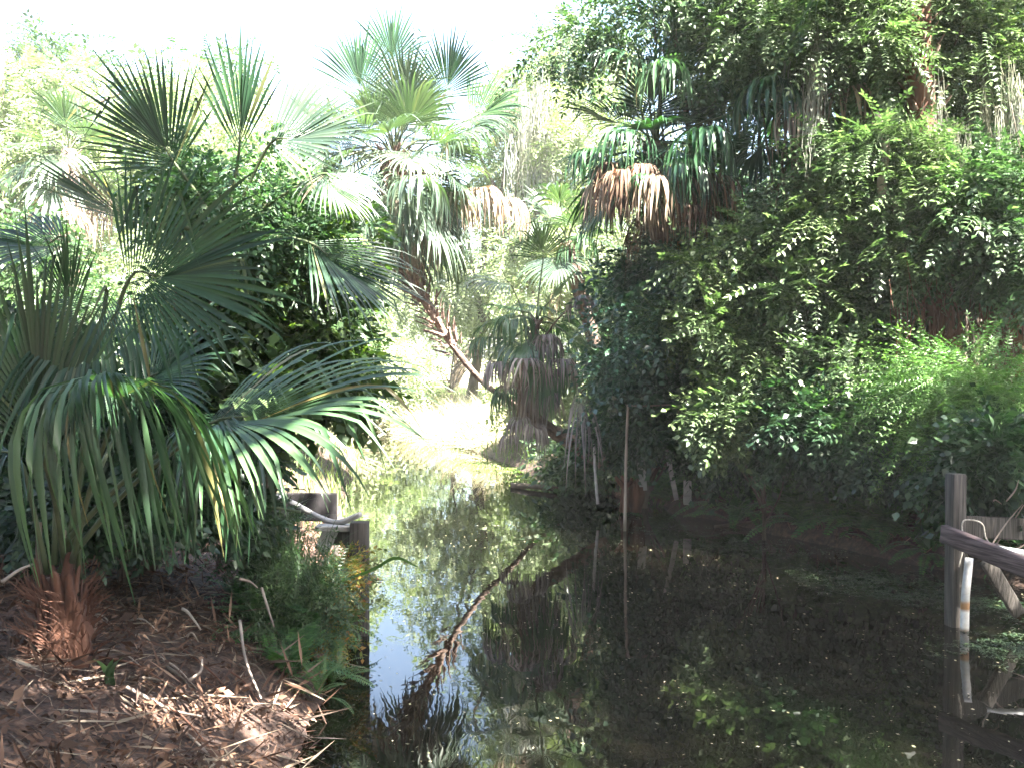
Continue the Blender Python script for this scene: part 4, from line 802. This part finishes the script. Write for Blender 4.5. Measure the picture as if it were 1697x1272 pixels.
# ================================================================== FAR BANK AND BACKGROUND (sunlit)
FS = T_spray(8, .5, .17, .05, .5, 71, simple=True); FP = T_pinnate(7, .6, .16, .03, .8, 72, simple=True); FQ = T_spray(7, .34, .12, .03, .5, 73, simple=True)
BG = [  # label, base xy, blobs, mat, nclump, per, cr, trunk
 ('pale sunlit tree behind the leaning palm, left of its crown', (-9.5, 33), [B(420, 300, 33, 120, 130, 2.5), B(520, 400, 33, 100, 120, 2.2)], 'leaf_far', 170, 15, .7, .22),
 ('sunlit tree filling the gap between the leaning palm and the slender palm', (-1.5, 36), [B(790, 380, 36, 120, 120, 2.5), B(880, 300, 36, 90, 110, 2.5), B(740, 470, 34, 110, 80, 2)], 'leaf_far', 170, 15, .75, .24),
 ('tall pale tree with hanging moss right of the leaning palm', (.6, 32), [B(905, 190, 32, 75, 105, 1.8), B(960, 120, 32, 90, 70, 1.8), B(840, 230, 33, 80, 70, 1.5)], 'leaf_far', 150, 14, .6, .2),
 ('sunlit tree standing behind the slender palm', (3.6, 30), [B(980, 260, 30, 80, 100, 2), B(1000, 400, 30, 100, 110, 2), B(900, 450, 30, 80, 80, 1.8)], 'leaf_far', 150, 15, .6, .2),
 ('low sunlit thicket at the bend of the creek, left side', (-6.8, 32.4), [B(570, 570, 31, 90, 50, 1.6), B(500, 620, 31, 110, 60, 1.6), B(620, 665, 31, 35, 30, 1.2)], 'leaf_far', 110, 15, .5, .08),
 ('sunlit thicket on the far bank below the bent trunk', (-2.0, 32), [B(675, 640, 31.5, 35, 45, .8), B(745, 500, 37, 80, 40, 1.4), B(840, 540, 36, 60, 50, 1.3)], 'leaf_far', 75, 15, .45, .07),
 ('washed-out tree at the upper left, left of the stiff fans', (-15, 27), [B(110, 240, 27, 120, 120, 2.2), B(30, 300, 26, 90, 120, 2), B(200, 380, 27, 130, 100, 2), B(330, 200, 28, 90, 80, 2)], 'leaf_far', 250, 15, .6, .2),
 ('bluish thin-topped tree between the stiff fans and the left edge', (-13, 38), [B(250, 120, 38, 45, 40, 1.3), B(215, 190, 38, 60, 50, 1.5), B(300, 220, 38, 80, 70, 2), B(370, 125, 38, 80, 32, 1.5), B(165, 110, 38, 28, 50, 1.0)], 'leaf_mid', 130, 12, .6, .2),
 ('tree with a feathery top at the far upper left', (-19, 36), [B(40, 190, 36, 60, 90, 2), B(110, 120, 36, 55, 40, 1.5), B(60, 100, 36, 40, 40, 1.0)], 'leaf_mid', 110, 13, .6, .22),
 ('dense green tree at the left edge behind the nearest palm', (-8.2, 16), [B(20, 440, 16, 80, 90, 1.1), B(110, 500, 16, 80, 70, 1.0), B(-60, 560, 15, 120, 120, 1.2), B(180, 600, 16, 90, 80, .9)], 'leaf_mid', 190, 17, .4, .12),
 ('tree beyond the vine-covered shrub, seen through its leaves', (-5.6, 19), [B(300, 480, 19, 120, 100, 1.3), B(420, 560, 18, 110, 90, 1.2), B(520, 640, 17.5, 80, 50, 1.0)], 'leaf_far', 150, 16, .45, .12),
 ('broad tree far back along the creek bend', (-16, 44), [B(420, 460, 44, 260, 100, 3), B(180, 420, 44, 200, 110, 3)], 'leaf_far', 190, 13, 1.0, .3),
 ('broad tree far back behind the bent trunk', (-3, 48), [B(740, 470, 48, 190, 120, 3), B(950, 430, 48, 160, 140, 3)], 'leaf_far', 190, 13, 1.0, .3),
 ('far tree closing the view behind the low palm', (5.5, 40), [B(1020, 520, 38, 150, 150, 2.5), B(1150, 380, 38, 130, 160, 2.5)], 'leaf_far', 160, 13, .9, .26),
 ('sunlit bush on the right bank behind the low palm', (1.9, 21.5), [B(950, 620, 21, 75, 60, .9), B(1000, 560, 21, 60, 60, .8), B(870, 660, 22.5, 40, 40, .7)], 'leaf_far', 110, 15, .35, .06),
 ('dark bush at the waterline under the low palm', (1.5, 17.6), [B(965, 770, 16.8, 55, 30, .5), B(1010, 720, 16.6, 45, 40, .5)], 'leaf_mid', 70, 15, .22, .04),
]
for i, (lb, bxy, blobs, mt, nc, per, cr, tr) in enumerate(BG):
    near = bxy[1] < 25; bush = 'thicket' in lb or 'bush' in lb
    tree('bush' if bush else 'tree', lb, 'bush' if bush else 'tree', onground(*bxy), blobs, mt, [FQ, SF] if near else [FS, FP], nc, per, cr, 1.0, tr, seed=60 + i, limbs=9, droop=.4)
# trees that only close the sides and the back of the wood
r = rr(111)
for i, (x, y, hgt) in enumerate([(-26, 40, 8), (-22, 52, 9), (-8, 58, 10), (4, 60, 10), (14, 50, 11), (24, 44, 11), (13, 30, 10), (18, 22, 9), (12, 22, 10), (-34, 60, 9), (30, 66, 12), (-14, 20, 6), (-19, 24, 6)]):
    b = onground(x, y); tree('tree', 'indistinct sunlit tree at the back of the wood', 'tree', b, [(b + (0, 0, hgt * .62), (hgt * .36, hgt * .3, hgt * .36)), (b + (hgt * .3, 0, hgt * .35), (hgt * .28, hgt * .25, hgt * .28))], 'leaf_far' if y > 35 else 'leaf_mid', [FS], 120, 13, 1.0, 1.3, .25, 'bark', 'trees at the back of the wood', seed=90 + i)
# background palms
palm('pale sunlit cabbage palm at the upper left with a tan skirt of dead leaves', [onground(-10.4, 24), P(120, 420, 24), P(118, 250, 24)], [.2, .18, .17], 1.3, 16, 81, mat='palm_grey', dead=8, nseg=22, st=6, boot_n=40, droop=1.1)
palm('smaller pale cabbage palm left of the skirted one, near the left edge', [onground(-13.2, 28), P(70, 400, 28), P(75, 190, 28)], [.2, .18, .17], 1.2, 14, 82, mat='palm_grey', dead=4, nseg=20, st=6, boot_n=30, droop=1.0)
moss('big veil of grey-lilac moss hanging in the pale tree right of the leaning palm', P(895, 190, 30), 60, (.55, .4, .8), 9, 2.2)
# pale trunk at the top left edge
pt_ = thing('tree', onground(-13.0, 26), 'straight lilac-grey trunk cut by the left edge at the top', 'tree')
m = MB(); m.tube(bez([onground(-13.0, 26), P(0, 300, 26), P(2, 60, 26), P(6, -120, 26)], 8), [.2, .17, .15, .12], 10, .05); part('trunk', m, M['bark_pale'], pt_, True)
# reeds and grass
def reeds(name, mat, n, x0, x1, y0, y1, T, s, seed, lim=3.0, cond=None):
    r = rr(seed); x = r.uniform(x0, x1, n); y = r.uniform(y0, y1, n); q = creek_sd(x, y); k = (q > -.1) & (q < lim)
    if cond is not None: k &= cond(x, y)
    x, y = x[k], y[k]; az = r.uniform(0, 6.28, len(x)); m = MB()
    m.scatter(T, np.stack([x, y, ground_z(x, y)], -1), frames(np.stack([np.cos(az), np.sin(az), az * 0], -1), np.array([0, 0, 1.0]), .12, r), s * r.uniform(.5, 1.3, len(x)))
    return solo(name, m, M[mat], (0, 0, 0), kind='stuff')
reeds('reeds', 'reed', 9000, -6.5, .4, 24, 36, T_spray(3, .2, 1.1, .012, -.8, 35, twig=False), 1.0, 1, 5.0, lambda x, y: lump(x, y, 1.3) > -.35)
reeds('bank_grass', 'grass', 2500, -1.5, 5, 15, 27, T_blade(.55, .010, .7), 1.0, 4, 3.0)
reeds('meadow_grass', 'grass', 14000, -16, 3, 25, 44, T_blade(.6, .014, .6), 1.0, 2, 16)
reeds('bank_grass', 'grass', 3500, -7, -2, 11, 27, T_blade(.4, .008, .6), 1.0, 3, 2.5)

# ================================================================== unseen trees and oak crowns added to shade the creek
rb = rr(7)
for i, (x, y) in enumerate([(-7, -6), (-2, -8), (4, -7), (10, -5), (-10, -1), (13, 1), (-12, 5), (-11, 11)]):
    b = onground(x, y); tree('tree', 'leafy tree of the wood, added out of view to darken the creek', 'tree', b, [(b + (0, 0, 3.2), (3.0, 2.2, 3.0)), (b + (.5, 0, 7.5), (3.2, 2.6, 2.8))], 'leaf_dark', [T_spray(7, .5, .22, .07, .5, 82, simple=True)], 110, 16, .8, 1.2, .2, 'bark', 'trees around the creek', seed=150 + i, shell=.3)
GAPS = [(P(*a[:3]), a[3]) for a in [(200, 690, 4.6, .36), (240, 790, 4.6, .32), (290, 890, 4.7, .24), (500, 680, 4.9, .28), (520, 760, 4.9, .16), (290, 975, 6.9, .36), (30, 1150, 4.9, .2), (480, 930, 7.2, .22), (520, 430, 6.9, .42), (565, 560, 6.9, .38), (420, 290, 6.8, .38),
    (480, 620, 7.0, .3), (570, 960, 7.3, .25), (360, 480, 7.0, .35), (330, 620, 7.2, .3), (1060, 520, 12.8, .4), (1140, 450, 12.6, .45), (1110, 600, 12.9, .3), (1350, 190, 11.8, .4), (1200, 230, 12, .35), (1230, 650, 11.5, .50), (1440, 250, 11, .75), (1560, 300, 11, .5), (1650, 350, 10.7, .7), (1400, 110, 11.5, .65), (1600, 110, 11.6, .7), (1690, 230, 11, .5),
    (1050, 330, 12.2, .25), (1500, 640, 10.0, .4), (1440, 620, 11.2, .35), (1350, 800, 11.8, .4), (1480, 400, 10.9, .4), (1100, 905, 11.7, .45), (960, 500, 14.5, .5)]]  # oak crown holes, aimed along the sun at spots to be lit
_g = np.random.default_rng(17)
GAPS += [(P(_g.uniform(960, 1697), _g.uniform(80, 860), _g.uniform(10.5, 13.0)), _g.uniform(.15, .38)) for _ in range(105)]
GAPS += [(P(_g.uniform(1120, 1420), _g.uniform(360, 620), 11.5), _g.uniform(.22, .42)) for _ in range(18)]
GAPS += [(P(_g.uniform(280, 610), _g.uniform(260, 680), 6.9), _g.uniform(.08, .2)) for _ in range(38)]
FO = T_spray(7, .4, .15, .05, .5, 81, simple=True)
for i, (x, y, lob, nc) in enumerate([
    (9.5, 1.5, [((7.6, 7.4, 10.0), (3.6, 3.4, 1.2)), ((9.8, 11.0, 10.5), (3.2, 2.6, 1.0))], 190),
    (8.5, -2.5, [((5.6, 2.8, 9.8), (3.2, 2.8, 1.2))], 105),
    (-5.5, -2.0, [((1.7, 2.5, 9.0), (2.8, 2.8, 1.0)), ((-1.6, 2.4, 9.0), (2.8, 2.6, 1.0)), ((1.2, -.8, 8.8), (2.2, 1.8, .9))], 300)]):
    tree('shade_oak', 'tall oak added out of view, its pierced crown shading the creek', 'tree', onground(x, y), [(np.array(c), s) for c, s in lob], 'leaf_dark', [FO], nc, 22, .55, 1.0, .3, 'bark', 'tall oaks added out of view', seed=130 + i, limbs=20, shell=.2,
         top=np.mean([c for c, s in lob], 0), lean=(0, 0, 0), gaps=GAPS)

# ================================================================== thin haze added to imitate lens veil over the background
hz, n, out = new_mat('veil_haze')
pv = n.nodes.new('ShaderNodeVolumePrincipled'); pv.inputs['Color'].default_value = (.93, .96, .92, 1); pv.inputs['Density'].default_value = .0006
n.links.new(pv.outputs[0], out.inputs['Volume'])
hb = MB()
X0, X1, Y0, Y1, Z0, Z1 = -170, 170, -70, 190, -3, 24
g_ = [np.array([[X0, Y0, z], [X1, Y0, z], [X1, Y1, z], [X0, Y1, z]], float) for z in (Z0, Z1)]
hb.add(np.vstack(g_), [(3, 2, 1, 0), (4, 5, 6, 7), (0, 1, 5, 4), (1, 2, 6, 5), (2, 3, 7, 6), (3, 0, 4, 7)])
solo('haze', hb, hz, (0, 0, 0), kind='stuff')
